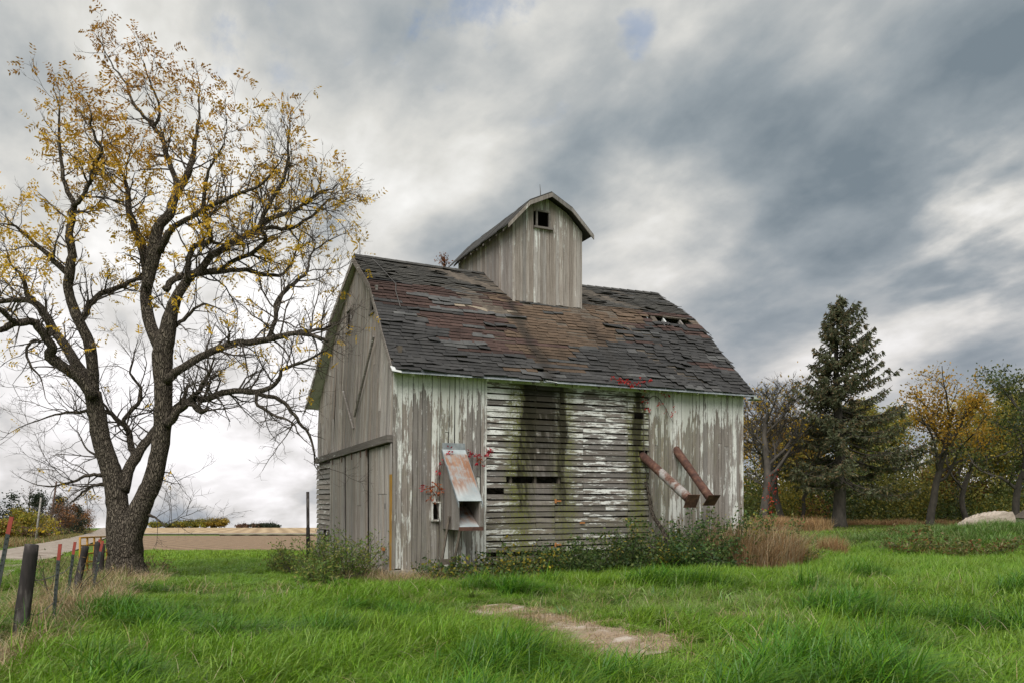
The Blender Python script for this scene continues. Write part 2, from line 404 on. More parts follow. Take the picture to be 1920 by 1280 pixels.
def wood(name, axis, tone, paint, top=0.0, top_z=4.3, moss=(), black=(), low_moss=0.0, streak=9.0, algae=0.0):
    """weathered boards: grain along axis, flaking white paint, algae stains at given places"""
    m, t, bs, _ = mat_new(name)
    tc = t.n('ShaderNodeTexCoord'); tc.object = barn
    P = tc.outputs['Object']
    u, v, z = t.xyz(P)
    rnd = t.n('ShaderNodeObjectInfo').outputs['Random']
    off = t.m('MULTIPLY', rnd, 37.0)
    long_, wide = (0.5, 14.0) if axis == 'z' else (14.0, 0.5)
    hor = t.m('ADD', u, t.m('MULTIPLY', v, 1.0))
    if axis == 'z':
        g = t.vec(t.m('ADD', t.m('MULTIPLY', hor, 26), off), t.m('MULTIPLY', z, 0.9), off)
        pv = t.vec(t.m('ADD', t.m('MULTIPLY', hor, streak), off), t.m('MULTIPLY', z, 1.1), t.m('MULTIPLY', rnd, 5.0))
    else:
        g = t.vec(t.m('ADD', t.m('MULTIPLY', hor, 0.9), off), t.m('MULTIPLY', z, 30), off)
        pv = t.vec(t.m('ADD', t.m('MULTIPLY', hor, 2.4), t.m('MULTIPLY', rnd, 9.0)), t.m('MULTIPLY', z, 17.0), t.m('MULTIPLY', rnd, 5.0))
    grain = t.noise(g, 1.6, 7, 0.68)
    fine = t.noise(P, 26.0, 5, 0.7)
    k = [np.array(q) * tone for q in ((0.17, 0.138, 0.116), (0.34, 0.294, 0.258), (0.52, 0.47, 0.43))]
    c = t.ramp(t.m('ADD', t.m('MULTIPLY', grain, 0.8), t.m('MULTIPLY', fine, 0.2)), [(0.30, tuple(k[0])), (0.50, tuple(k[1])), (0.72, tuple(k[2]))])
    hsv = t.n('ShaderNodeHueSaturation'); t.put(hsv.inputs['Color'], c)
    t.put(hsv.inputs['Value'], t.m('ADD', t.m('MULTIPLY', rnd, 0.5), 0.75))
    t.put(hsv.inputs['Saturation'], t.m('ADD', t.m('MULTIPLY', t.m('FRACT', t.m('MULTIPLY', rnd, 7.3)), 0.5), 0.6))
    c = hsv.outputs[0]
    # paint that is left
    pn = t.noise(pv, 1.0, 8, 0.72)
    amt = t.m('ADD', pn, t.m('MULTIPLY', t.m('SUBTRACT', rnd, 0.5), 0.16))
    amt = t.m('ADD', amt, t.m('MULTIPLY', t.m('SUBTRACT', t.noise(P, 0.9, 3), 0.5), 0.25))
    if top:
        amt = t.m('ADD', amt, t.m('MULTIPLY', t.sstep(t.m('ADD', z, t.m('MULTIPLY', t.m('SUBTRACT', pn, 0.5), 2.2)), top_z - 1.25, top_z - 0.15), top))
    for (u0, wd, z0) in black:
        amt = t.m('SUBTRACT', amt, t.m('MULTIPLY', t.m('SUBTRACT', 1.0, t.sstep(t.m('ABSOLUTE', t.m('SUBTRACT', u, u0)), wd * 0.2, wd * .9)), 0.12))
    mask = t.sstep(amt, 0.60 - paint, 0.64 - paint)
    pc = t.ramp(fine, [(0.3, (0.60, 0.605, 0.56)), (0.6, (0.80, 0.80, 0.765))])
    c = t.mix(t.m('MULTIPLY', mask, 0.95), c, pc)
    # green algae and dark wet stains
    wob = t.m('MULTIPLY', t.m('SUBTRACT', t.noise(t.vec(t.m('MULTIPLY', hor, 3.2), t.m('MULTIPLY', z, .7), 0.0), 1.0, 6, 0.7), 0.5), 0.9)
    uu = t.m('ADD', u, wob)
    gm_ = t.m('MULTIPLY', t.sstep(t.noise(t.vec(t.m('MULTIPLY', hor, 2.2), t.m('MULTIPLY', z, 0.9), 4.0), 1.0, 5, 0.65), 0.50, 0.70), algae)
    if low_moss:
        lm = t.m('MULTIPLY', t.m('SUBTRACT', 1.0, t.sstep(t.m('ADD', z, t.m('MULTIPLY', wob, 2.0)), 0.2, 1.9)), low_moss)
        gm_ = t.m('MAXIMUM', gm_, lm)
    for (u0, wd, s) in moss:
        b = t.m('SUBTRACT', 1.0, t.sstep(t.m('ABSOLUTE', t.m('SUBTRACT', uu, u0)), wd * 0.15, wd))
        gm_ = t.m('MAXIMUM', gm_, t.m('MULTIPLY', b, s))
    gm_ = t.m('MULTIPLY', gm_, t.sstep(fine, 0.28, 0.6))
    c = t.mix(gm_, c, t.mix(t.sstep(fine, 0.4, 0.6), (0.060, 0.068, 0.015), (0.15, 0.155, 0.04)))
    for (u0, wd, z0) in black:
        b = t.m('SUBTRACT', 1.0, t.sstep(t.m('ABSOLUTE', t.m('SUBTRACT', uu, u0)), wd * 0.35, wd))
        b = t.m('MULTIPLY', b, t.sstep(t.m('ADD', z, t.m('MULTIPLY', wob, 3.0)), z0, z0 + 2.9))
        drip = t.noise(t.vec(t.m('MULTIPLY', hor, 7.0), t.m('MULTIPLY', z, .55), rnd), 1.0, 6, 0.72)
        b = t.m('MULTIPLY', b, t.sstep(t.m('ADD', drip, t.m('MULTIPLY', t.m('SUBTRACT', z, 3.2), .09)), 0.27, 0.50))
        b = t.m('MULTIPLY', b, t.m('ADD', t.m('MULTIPLY', rnd, .3), .76), clamp=True)
        c = t.mix(t.m('MULTIPLY', b, 0.97), c, (0.022, 0.019, 0.010))
    t.put(bs.inputs['Base Color'], c)
    bs.inputs['Roughness'].default_value = 0.88; bs.inputs['Specular IOR Level'].default_value = 0.25
    bump(t, bs, t.m('ADD', grain, t.m('MULTIPLY', mask, 0.25)), 0.6, 0.012)
    return m

M['front'] = wood('painted_vertical_board', 'z', 0.82, 0.055, 0.20, moss=((1.25, 0.5, 0.3), (6.95, 0.55, 0.45), (7.8, 0.5, 0.3)), low_moss=0.2, algae=0.3)
M['crib'] = wood('crib_board', 'x', 0.60, 0.085, 0.06, moss=((3.0, 0.55, 1.0), (4.2, 0.5, 0.8), (6.25, 0.5, 1.0)  ), black=((3.55, 0.75, 0.3), (3.12, .17, -2.4), (4.12, .15, -2.4), (6.22, .15, -1.2)), low_moss=0.45, algae=0.2)
M['gable'] = wood('bare_grey_board', 'z', 1.06, -0.075)
M['gable_clap'] = wood('bare_grey_clapboard', 'x', 0.92, -0.02)
M['door'] = wood('door_board', 'z', 1.04, -0.055)
M['chute_side'] = wood('chute_board', 'z', 0.62, -0.05)
M['cupola'] = wood('cupola_board', 'z', 0.98, -0.04, 0.10, top_z=9.2, streak=14)
M['trim'] = wood('trim_board', 'x', 0.72, 0.0)
M['rusty_trim'] = wood('track_board', 'x', 0.5, 0.02)
M['dark_wood'] = simple('inner_timber', [(0.3, (0.06, 0.05, 0.04)), (0.7, (0.16, 0.13, 0.10))], 6, 0.95)
M['yellow'] = simple('yellow_lichen_board', [(0.3, (0.24, 0.13, 0.03)), (0.52, (0.36, 0.20, 0.03)), (0.66, (0.26, 0.22, 0.17))], 5, 0.9, (1, 1, 0.3))
M['concrete'] = simple('old_concrete', [(0.3, (0.17, 0.15, 0.12)), (0.5, (0.30, 0.27, 0.23)), (0.75, (0.43, 0.39, 0.34))], 7, 0.95, bstr=0.6, bdist=0.02)
M['rust'] = simple('rust', [(0.30, (0.040, 0.020, 0.015)), (0.48, (0.090, 0.040, 0.028)), (0.62, (0.14, 0.066, 0.042)), (0.8, (0.25, 0.18, 0.14))], 7, 0.85)
M['hinge_rust'] = simple('orange_rust', [(0.3, (0.30, 0.11, 0.03)), (0.7, (0.50, 0.22, 0.07))], 20, 0.9)
M['zinc'] = simple('galvanised_edge', [(0.3, (0.16, 0.18, 0.19)), (0.7, (0.36, 0.39, 0.40))], 6, 0.55, metal=0.3)
M['wire'] = simple('wire', [(0.3, (0.08, 0.075, 0.07)), (0.7, (0.18, 0.17, 0.16))], 30, 0.6, metal=0.5)
M['white_metal'] = simple('white_flashing', [(0.3, (0.62, 0.63, 0.62)), (0.7, (0.82, 0.82, 0.80))], 6, 0.5)

zm, t, bs, _ = mat_new('rusty_zinc_sheet')
tc = t.n('ShaderNodeTexCoord'); tc.object = barn
P = tc.outputs['Object']; u, v, z = t.xyz(P)
st = t.noise(t.vec(t.m('MULTIPLY', u, 16), t.m('MULTIPLY', v, 2.2), 0), 1.0, 6, 0.7)
bl = t.noise(P, 3.2, 4, 0.6)
edge = t.m('SUBTRACT', t.sstep(t.m('MULTIPLY', v, -1.0), 0.10, 0.16), t.sstep(t.m('ADD', t.m('MULTIPLY', v, -1.0), t.m('MULTIPLY', st, 0.5)), 0.85, 1.25))
ru = t.m('MULTIPLY', edge, t.sstep(t.m('ADD', t.m('MULTIPLY', st, 0.5), t.m('MULTIPLY', bl, 0.5)), 0.36, 0.56))
c = t.mix(ru, t.ramp(bl, [(0.3, (0.30, 0.34, 0.35)), (0.7, (0.50, 0.54, 0.54))]), t.ramp(st, [(0.3, (0.17, 0.075, 0.045)), (0.55, (0.29, 0.14, 0.075)), (0.75, (0.45, 0.31, 0.21))]))
t.put(bs.inputs['Base Color'], c); bs.inputs['Roughness'].default_value = 0.6; bs.inputs['Metallic'].default_value = 0.15
M['zincrust'] = zm

shm, t, bs, _ = mat_new('asphalt_shingle')
a = t.n('ShaderNodeAttribute', attribute_name='col').outputs['Color']
tc = t.n('ShaderNodeTexCoord'); tc.object = barn
P = tc.outputs['Object']; u, v, z = t.xyz(P)
f = t.noise(P, 45, 4, 0.8); f2 = t.noise(P, 4, 5, 0.65)
c = t.mix(1.0, a, t.ramp(f, [(0.25, (0.55, 0.55, 0.55)), (0.75, (1.35, 1.35, 1.35))]), 'MULTIPLY')
c = t.mix(1.0, c, t.ramp(f2, [(0.3, (0.72, 0.72, 0.72)), (0.7, (1.25, 1.22, 1.18))]), 'MULTIPLY')
uw = t.m('ADD', u, t.m('MULTIPLY', t.m('SUBTRACT', t.noise(P, 0.9, 4), 0.5), 0.5))
stain = t.m('SUBTRACT', 1.0, t.sstep(t.m('ABSOLUTE', t.m('SUBTRACT', uw, 3.68)), 0.02, 0.26))
stain2 = t.m('SUBTRACT', 1.0, t.sstep(t.m('ABSOLUTE', t.m('SUBTRACT', uw, 5.75)), 0.02, 0.4))
stain = t.m('MAXIMUM', stain, t.m('MULTIPLY', stain2, 0.55))
stain = t.m('MULTIPLY', t.m('MULTIPLY', stain, t.m('SUBTRACT', 1.0, t.sstep(z, 6.6, 6.9))), 0.72)
c = t.mix(stain, c, (0.028, 0.024, 0.020))
t.put(bs.inputs['Base Color'], c); bs.inputs['Roughness'].default_value = 0.92; bs.inputs['Specular IOR Level'].default_value = 0.3
bump(t, bs, f, 0.5, 0.006)
M['shingle'] = shm

def bobj(name, VQ, mat, parent, shear=True):
    Vv, Qq = VQ
    return obj(name, mkmesh(name, lean(Vv) if shear else np.asarray(Vv), Qq), M[mat], parent)
def part(name, boxes, mat, parent, shear=True):
    b = Bag()
    for q in boxes:
        b.add(*q)
    return obj(name, b.mesh(name, f=lean if shear else None), M[mat], parent)

# foundation, sill and plain far walls
part('foundation', [box((-0.06, -0.10, -0.75), (L, 0.12, -0.02)), box((-0.06, 0.12, -0.75), (0.12, 2.1, -0.05)), box((0.2, W - 0.2, -1.3), (L, W + .05, -0.02)), box((L - .2, .12, -0.75), (L + .05, W - .2, -0.02))], 'concrete', barn)
vs = np.linspace(0, W, 9)
back = part('back_wall', [box((0, W - 0.06, -0.6), (L, W - 0.02, 4.35))], 'gable', barn)
eb = Bag()
for a, b in zip(vs[:-1], vs[1:]):
    eb.add(*slab([(L - .06, a, -.2), (L - .06, b, -.2), (L - .06, b, roof_z(b) - .06), (L - .06, a, roof_z(a) - .06)], (1, 0, 0), 0.05))
obj('end_wall', eb.mesh('end_wall', f=lean), M['gable'], barn)

# front wall: vertical boards left and right, open crib boards between
fw = part('front_wall', [box((0.02, 0.06, 0.0), (L - .08, 0.16, 0.12)), box((0.02, 0.06, 4.05), (L - .08, 0.16, 4.2))], 'dark_wood', barn)
def vboards(u0, u1, wd, z0, z1, mat, parent, skip=None, split=0.25):
    u = u0
    while u < u1 - 0.02:
        wb = min(wd * R.uniform(0.72, 1.25), u1 - u)
        if u1 - u - wb < 0.04:
            wb = u1 - u
        for e_ in (skip[:2] if skip else ()):
            if u + .02 < e_ < u + wb: wb = e_ - u
        segs = [(z0 + R.uniform(-.03, .02), z1)]
        if R.random() < split:
            zc = R.uniform(1.2, 3.4); segs = [(segs[0][0], zc - 0.006), (zc + 0.006, z1)]
        for a, b in segs:
            out = R.uniform(0.0, 0.020); g = R.uniform(0.003, 0.008)
            cuts = [(a, b)]
            if skip and u + wb / 2 > skip[0] and u + wb / 2 < skip[1]:
                cuts = [(a, skip[2])] * (a < skip[2]) + [(max(a, skip[3]), b)] * (b > skip[3])
            for p, q in cuts:
                bobj('siding_board', slab([(u + g, -out, p), (u + wb - g, -out, p), (u + wb - g, -out, q), (u + g, -out, q)], (0, 1, 0), 0.028), mat, parent)
        u += wb
vboards(0.03, 2.10, 0.118, 0.0, 4.40, 'front', fw, (0.84, 1.03, 1.07, 1.42))
vboards(6.62, L - 0.06, 0.118, 0.02, 4.40, 'front', fw)
bobj('corner_board', box((-0.045, -0.03, 0.0), (0.022, 0.03, 4.5)), 'front', fw)
bobj('corner_board', box((L - 0.055, -0.03, 0.0), (L + 0.01, 0.06, 4.4)), 'front', fw)
for (u0, u1, zb) in ((2.105, 2.15, 0.05), (6.57, 6.615, 0.05)):
    bobj('trim_strip', box((u0, -0.025, zb), (u1, 0.03, 4.4)), 'front', fw)
for k in range(8):
    uu = 2.16 + k * 0.632
    bobj('stud', box((uu - 0.03, 0.045, 0.1), (uu + 0.03, 0.14, 4.3)), 'dark_wood', fw)
# frieze boards above the crib
for a, b in ((2.155, 3.30), (3.31, 4.7), (4.71, 6.565)):
    bobj('frieze_board', slab([(a, -.012, 4.11), (b, -.012, 4.11), (b, -.012, 4.4), (a, -.012, 4.4)], (0, 1, 0), 0.03), 'front', fw)
row, z = 0, 0.30
while z < 4.09:
    hgt = 0.106 + R.uniform(-.007, .007)
    pitch = 0.1345
    cuts = [2.155]
    while cuts[-1] < 6.0:
        cuts.append(cuts[-1] + 0.632 * R.choice([1, 2, 2, 3, 4]))
    cuts = [c for c in cuts if c < 6.2] + [6.565]
    if z < 1.75:
        cuts = sorted([c for c in cuts if abs(c - 3.92) > 0.35] + [3.92])
    holes = []
    if abs(z + .05 - 1.91) < 0.067: holes.append((2.66, 4.08))
    if abs(z + .05 - 1.64) < 0.067: holes.append((2.155, 2.60))
    if abs(z + .05 - 3.55) < 0.067: holes.append((6.14, 6.42))
    if abs(z + .05 - 2.60) < 0.067: holes.append((6.28, 6.53))
    spans = []
    for a, b in zip(cuts[:-1], cuts[1:]):
        sp = [(a, b)]
        for (h0, h1) in holes:
            sp = [q for (p, r_) in sp for q in ((p, min(r_, h0)), (max(p, h1), r_)) if q[1] - q[0] > 0.03]
        spans += sp
    for a, b in spans:
        dz0, dz1 = R.uniform(-.010, .010, 2); o = R.uniform(0, .015); tilt = 0.016
        g = 0.004
        c4 = [(a + g, -.018 - o, z + dz0), (b - g, -.018 - o, z + dz1), (b - g, -.018 - o + tilt, z + hgt + dz1), (a + g, -.018 - o + tilt, z + hgt + dz0)]
        bobj('crib_board', slab(c4, (0, 1, 0), 0.024), 'crib', fw)
    z += pitch; row += 1
bobj('sill_board', box((2.155, -0.03, 0.06), (6.565, 0.05, 0.2)), 'crib', fw)
for (uu, zz_) in ((3.93, 1.47), (3.93, 0.44)):
    part('strap_hinge', [box((uu - .03, -.055, zz_ - .05), (uu + .015, -.038, zz_ + .05)), box((uu + .015, -.054, zz_ - .018), (uu + .14, -.039, zz_ + .018))], 'hinge_rust', fw)
bobj('latch', box((4.58, -.052, 0.93), (4.72, -.038, 0.965)), 'hinge_rust', fw)
# the small spout hole beside the chute
part('spout_box', [box((0.83, -.10, 1.06), (0.865, 0.0, 1.43)), box((1.005, -.10, 1.06), (1.04, 0.0, 1.43)), box((0.83, -.11, 1.43), (1.04, 0.0, 1.46)), box((0.83, -.09, 1.03), (1.04, 0.0, 1.06))], 'front', fw)

# gable wall: boards above the door track, doors and clapboards below
gw = part('gable_wall', [box((0.07, 0.1, 2.75), (0.16, W - .1, 2.9)), box((0.07, 0.1, 4.7), (0.16, W - .1, 4.85))], 'dark_wood', barn)
def track_z(v):
    return 2.835 - 0.0185 * v
GW = [(4.42, 4.86, 6.02, 6.55), (1.95, 2.38, 6.02, 6.55)]
v = 0.03
while v < W - 0.03:
    wb = min(R.uniform(0.085, 0.15), W - 0.02 - v)
    g = R.uniform(0.003, 0.007); a, b = v + g, v + wb - g; o = R.uniform(0, .020)
    za, zb_ = track_z(v) + .03, track_z(v) + .03
    pieces = [(za, None)]
    for (v0, v1, z0, z1) in GW:
        if b > v0 and a < v1:
            pieces = [(za, z0), (z1, None)]
    if len(pieces) == 1 and R.random() < 0.35:
        zc = R.uniform(3.4, 5.0)
        if zc < roof_z(a) - 0.6:
            pieces = [(za, zc - .005), (zc + .005, None)]
    for p, q in pieces:
        ta, tb = (roof_z(a) - .07, roof_z(b) - .07) if q is None else (q, q)
        if min(ta, tb) - p < 0.06: continue
        bobj('siding_board', slab([(-o, b, p), (-o, a, p), (-o, a, ta), (-o, b, tb)], (1, 0, 0), 0.028), 'gable', gw)
    v += wb
for (v0, v1, z0, z1) in GW:
    part('louvre_frame', [box((-.05, v0 - .05, z0 - .06), (.02, v1 + .05, z0)), box((-.035, v0 - .03, z0), (.02, v0, z1)), box((-.035, v1, z0), (.02, v1 + .03, z1)), box((-.04, v0 - .04, z1), (.02, v1 + .04, z1 + .05))], 'trim', gw)
rz_ = []
trk = part('door_track', [slab([(-.13, W - .02, track_z(W) - .09), (-.13, 0.05, track_z(0) - .09), (-.13, 0.05, track_z(0) + .07), (-.13, W - .02, track_z(W) + .07)], (1, 0, 0), 0.12)], 'rusty_trim', barn)
for vv in (1.95, 2.5, 3.4, 4.5, 5.6):
    bobj('roller_hanger', box((-.10, vv - .02, track_z(vv) - .26), (-.085, vv + .02, track_z(vv) - .09)), 'rust', trk)
def door(v0, v1, zb, xo, lean_v, mat='door', hatch=None):
    dr = part('barn_door', [box((xo + .035, v0 + .05, 0.5), (xo + .06, v1 - .05, .65)), box((xo + .035, v0 + .05, 2.2), (xo + .06, v1 - .05, 2.35)), box((xo + .036, v0 + .3, .45), (xo + .059, v0 + .42, 2.4))], 'dark_wood', barn)
    v = v0
    while v < v1 - 0.02:
        wb = min(R.uniform(0.10, 0.17), v1 - v)
        if v1 - v - wb < 0.05: wb = v1 - v
        g = 0.003; o = R.uniform(0, .010); top = track_z(v) - R.uniform(.11, .13); bot = zb + R.uniform(-.03, .03)
        f = (v + wb / 2 - v0) / (v1 - v0)
        sh = lean_v * f
        x0 = xo - o
        cuts = [(bot, top)]
        if hatch and v + wb / 2 > hatch[0] and v + wb / 2 < hatch[1]:
            cuts = [(bot, hatch[2]), (hatch[2] + .012, top)]
        for p, q in cuts:
            bobj('door_board', slab([(x0, v + wb - g + sh * (q - p) * 0, p), (x0, v + g, p), (x0, v + g + sh, q), (x0, v + wb - g + sh, q)], (1, 0, 0), 0.03), mat, dr)
        v += wb
    return dr
d1 = door(0.16, 1.93, -0.06, -0.03, 0.0, hatch=(0.45, 1.15, 1.62))
d2 = door(1.98, 4.02, -0.30, -0.075, 0.06, hatch=(2.5, 2.95, 1.35))
d3 = door(4.34, 6.14, -0.40, -0.06, -0.12)
bobj('hasp', box((-.075, 0.52, 0.55 - .18), (-.045, 0.72, 0.62 - .18)), 'hinge_rust', d1)
bobj('hand_hole', box((-.046, 0.50, 1.30), (-.040, 0.56, 1.42)), 'wire', d1)  # solid plate on the door face, its dark colour stands for a hole's shade
bobj('corner_board', box((-.06, 0.03, -.04), (-.028, 0.135, 2.05)), 'yellow', gw)
bobj('corner_board', box((-.05, 0.03, 2.05), (-.028, 0.135, 2.72)), 'gable', gw)
z = -0.55
while z < 2.50:
    a, b = 6.16, W + .02
    dz0, dz1 = R.uniform(-.012, .012, 2); o = R.uniform(0, .01)
    sp = [(a, b)]
    if -0.1 < z < 0.55: sp = [(a + 0.30, a + .55), (a + .95, b)]
    for p, q in sp:
        bobj('clapboard', slab([(-.045 - o, q, z + dz0), (-.045 - o, p, z + dz1), (-.02 - o, p, z + .128 + dz1), (-.02 - o, q, z + .128 + dz0)], (1, 0, 0), 0.026), 'gable_clap', gw)
    z += 0.148
for (p, q) in (((-.03, 3.36, 3.60), (-.10, 1.60, 5.30)), ((-.03, 3.45, 3.30), (-.06, 4.70, 4.45))):
    p, q = np.array(p), np.array(q)
    bobj('loose_batten', tube([p, q], 0.028, 4), 'trim', gw)

# ---- roof
U0, U1 = -0.12, L + 0.13
sv = np.array(PROF)
LOWD = (sv[1] - sv[0]); LOWL = np.linalg.norm(LOWD); LOWD /= LOWL; LOWN = np.array([-LOWD[1], LOWD[0]])
UPD = (sv[2] - sv[1]); UPL = np.linalg.norm(UPD); UPD /= UPL; UPN = np.array([-UPD[1], UPD[0]])
def slope_pt(u, s, n, upper):
    o, dd, nn = (sv[1], UPD, UPN) if upper else (sv[0], LOWD, LOWN)
    q = o + dd * s + nn * n
    return (u, q[0], q[1])
def sag(u):
    return -0.06 * math.sin(math.pi * min(max(u / L, 0), 1))
rb = Bag()
def deck_strip(u0, u1, s0, s1, upper):
    rb.add(*slab([slope_pt(u0, s0, -.05, upper), slope_pt(u1, s0, -.05, upper), slope_pt(u1, s1, -.05, upper), slope_pt(u0, s1, -.05, upper)],
           (0, *(UPN if upper else LOWN)), 0.04))
s = 0.0
while s < LOWL - 0.02:
    s1 = min(s + 0.225, LOWL)
    holes = []
    if s1 > LOWL - 0.36: holes = [(8.22, 9.35)]
    if s1 > LOWL - 0.14: holes = [(7.55, 8.05), (8.2, 9.42)]
    if .05 < s < 0.4: holes = [(3.30, 3.60)]
    prev = U0
    for a, b in holes + [(U1, U1)]:
        deck_strip(prev, a, s, s1 - 0.006, False); prev = b
    s = s1
deck_strip(U0, U1, 0, UPL, True)
for (q0, q1, off) in (((W / 2, 7.85), (W - 2.15, 6.69), 0.0), ((W - 2.15, 6.69), (W + 0.20, 4.32), 0.0)):
    e0 = U0 if q0[0] < W / 2 + .1 else U0 - 0.10
    e1 = U0 - 0.10 if q0[0] < W / 2 + .1 else U0 - 0.26
    rb.add(*slab([(e0, *q0), (U1, *q0), (U1, *q1), (e1, *q1)], (0, 0, -1), 0.05))
roof = obj('roof', rb.mesh('roof', f=lean), M['dark_wood'], barn)
def shingle_type(u, t):
    """t: 0 eave .. 1 break .. 2 ridge; returns colour, lift"""
    nz = 0.35 * math.sin(u * 2.1 + 1.3 * t * 4) + 0.25 * math.sin(u * 5.3 - t * 7)
    br = R.uniform(0.82, 1.15)
    charcoal = np.array((0.050, 0.049, 0.049)); grey = np.array((0.105, 0.105, 0.104)); red = np.array((0.080, 0.050, 0.043)); brown = np.array((0.112, 0.078, 0.054)); tan = np.array((0.36, 0.30, 0.23)); olive = np.array((0.075, 0.072, 0.066))
    clump = math.sin(u * 3.7 + 5) * math.sin(t * 11 + u) + 0.5 * math.sin(u * 9 + t * 23)
    if t > 1.14:
        return (grey * 0.8 if clump > 0.9 else olive) * br, 0.012
    if 0.98 < t < 1.16 and 0.35 < u < 1.75 and R.random() < 0.30:
        return tan * br, 0.0
    if 2.85 + 0.5 * t + 0.25 * nz < u < 3.3 + 4.5 * t + 0.5 * nz and t > 0.06:
        if R.random() < 0.05: return grey * 0.7, 0.012
        k = sm(np.array(t), 0.1, 1.0)
        return (brown * (0.8 + 0.3 * k)) * br, 0.006
    if 0.2 < u < 3.3 and t > 0.80 - 0.42 * (u - .2) + 0.05 * nz and t > 0.24:
        if clump > 0.6: return grey * br, 0.02
        if R.random() < 0.10: return charcoal * br, 0.015
        if R.random() < 0.012: return tan * br, 0.0
        return red * R.uniform(0.65, 1.15), 0.0
    if u > 6.5 and t > 0.72 and R.random() < 0.55:
        return red * R.uniform(0.6, 1.2), 0.0
    if clump > 0.80: return grey * br, 0.02
    if R.random() < 0.05: return red * br, 0.0
    return charcoal * br * (1.25 if R.random() < .2 else 1), 0.014
SH = []
def shingles(upper):
    Lg = UPL if upper else LOWL
    ex = 0.128
    rows = int(Lg / ex) + (1 if not upper else 0)
    for rI in range(rows):
        s0 = rI * ex - (0.05 if not upper else 0.03)
        u = U0 - 0.03 - R.uniform(0, .3); run = 0
        while u < U1:
            wd = 0.29 if R.random() < .8 else 0.58
            a, b = max(u + .003, U0 - .02), min(u + wd - .003, U1 + .02)
            u += wd
            if b - a < 0.05: continue
            um = (a + b) / 2; t = (s0 + .07) / Lg + (1 if upper else 0)
            if not upper:
                if s0 > LOWL - 0.46 and 8.1 < um < 9.42: continue
                if s0 > LOWL - 0.30 and 7.4 < um < 8.05 and R.random() < .8: continue
                if .05 < s0 < 0.32 and 3.25 < um < 3.62: continue
            if upper and s0 < .05 and (8.25 < um < 9.3): continue
            if 3.85 < um < 5.75 and (upper or s0 > LOWL + .05): continue
            if run <= 0:
                strip = shingle_type(um + .25, t); run = int(R.integers(2, 5))
            run -= 1
            c, lift = strip[0] * R.uniform(.88, 1.12), strip[1]
            wave = 0.016 * math.sin(um * 3.1 + s0 * 4) * math.sin(um * 1.3 + 1) + (0.02 * math.sin(um * 6 + s0 * 5) if um > 6.4 and not upper else 0)
            n0 = lift * .6 + wave + 0.010
            th = 0.011
            curl = (R.uniform(0.02, 0.06), R.uniform(0.0, 0.03))[::R.choice([1, -1])] if R.random() < 0.16 and lift > .01 else (R.uniform(0, .008), R.uniform(0, .008))
            rot = R.normal(0, 0.010) if R.random() > 0.07 else R.normal(0, 0.25)
            sl = R.uniform(-.008, .008) - (R.uniform(0.02, 0.08) if R.random() < .04 else 0)
            ds = (b - a) * rot / 2
            P4 = []
            for base in (0, th):
                P4 += [slope_pt(a, s0 + sl - ds, n0 + base + curl[0], upper), slope_pt(b, s0 + sl + ds, n0 + base + curl[1], upper),
                       slope_pt(b, s0 + sl + .20 + ds, n0 + base * .3 - .012, upper), slope_pt(a, s0 + sl + .20 - ds, n0 + base * .3 - .012, upper)]
            Vv = np.array(P4); Vv[:, 2] += [sag(q) * (s0 + (LOWL if upper else 0)) / (LOWL + UPL) for q in Vv[:, 0]]
            SH.append((Vv, c))
shingles(False); shingles(True)
def shown(Vv):
    q = Vv.mean(0); x, y = barn_world(q[0], q[1])
    nrm = np.cross(Vv[1] - Vv[0], Vv[3] - Vv[0]); ar = np.linalg.norm(nrm)
    cw, sw = math.cos(YAW), math.sin(YAW)
    nw = np.array([nrm[0] * cw - nrm[1] * sw, nrm[0] * sw + nrm[1] * cw, nrm[2]])
    ray = np.array([x, y, q[2] - EYE]); dd = np.linalg.norm(ray)
    return abs(nw @ ray) / dd ** 3
SH.sort(key=lambda q: -shown(q[0]))
for Vv, c in SH[:300]:
    obj('shingle', mkmesh('shingle', lean(Vv), BOXQ, col=np.tile(c, (8, 1))), M['shingle'], roof)
bg = Bag()
for Vv, c in SH[300:]:
    bg.add(Vv, BOXQ, c)
so = obj('shingles', bg.mesh('shingles', f=lean), M['shingle'], roof); so['kind'] = 'stuff'
for (e0, e1, w0, w1, q0, q1) in ((U0 + .03, U0 - .07, .03, .03, (W / 2, 7.85), (W - 2.15, 6.69)), (U0 - .07, U0 - .23, .03, .03, (W - 2.15, 6.69), (W + .19, 4.33))):
    bobj('soffit_board', slab([(e0, q0[0], q0[1] - .058), (w0, q0[0], q0[1] - .058), (w1, q1[0], q1[1] - .058), (e1, q1[0], q1[1] - .058)], (0, 0, -1), .012), 'front', roof)
# ridge caps, rakes, eave drip edge, rafters
for k in range(34):
    a = U0 + k * (U1 - U0) / 34
    if 3.8 < a < 5.6: continue
    zr = 7.89 + sag(a)
    Vv = np.array([(a, W / 2 - .15, zr - .07), (a + .29, W / 2 - .15, zr - .075), (a + .29, W / 2, zr + .02), (a, W / 2, zr + .03), (a + .29, W / 2 + .15, zr - .075), (a, W / 2 + .15, zr - .07)])
    obj('ridge_cap', mkmesh('ridge_cap', lean(Vv), [[0, 1, 2, 3], [3, 2, 4, 5]], col=np.tile(np.array((0.075, 0.073, 0.068)) * R.uniform(.8, 1.2), (6, 1))), M['shingle'], roof)
for (e, sgn) in ((U0, -1), (U1, 1)):
    for (p0, p1) in ((sv[0], sv[1]), (sv[1], sv[2])):
        bobj('rake_board', slab([(e, p0[0], p0[1] - .17), (e, p1[0], p1[1] - .17), (e, p1[0], p1[1] - .01), (e, p0[0], p0[1] - .01)], (sgn, 0, 0), 0.028), 'trim', roof)
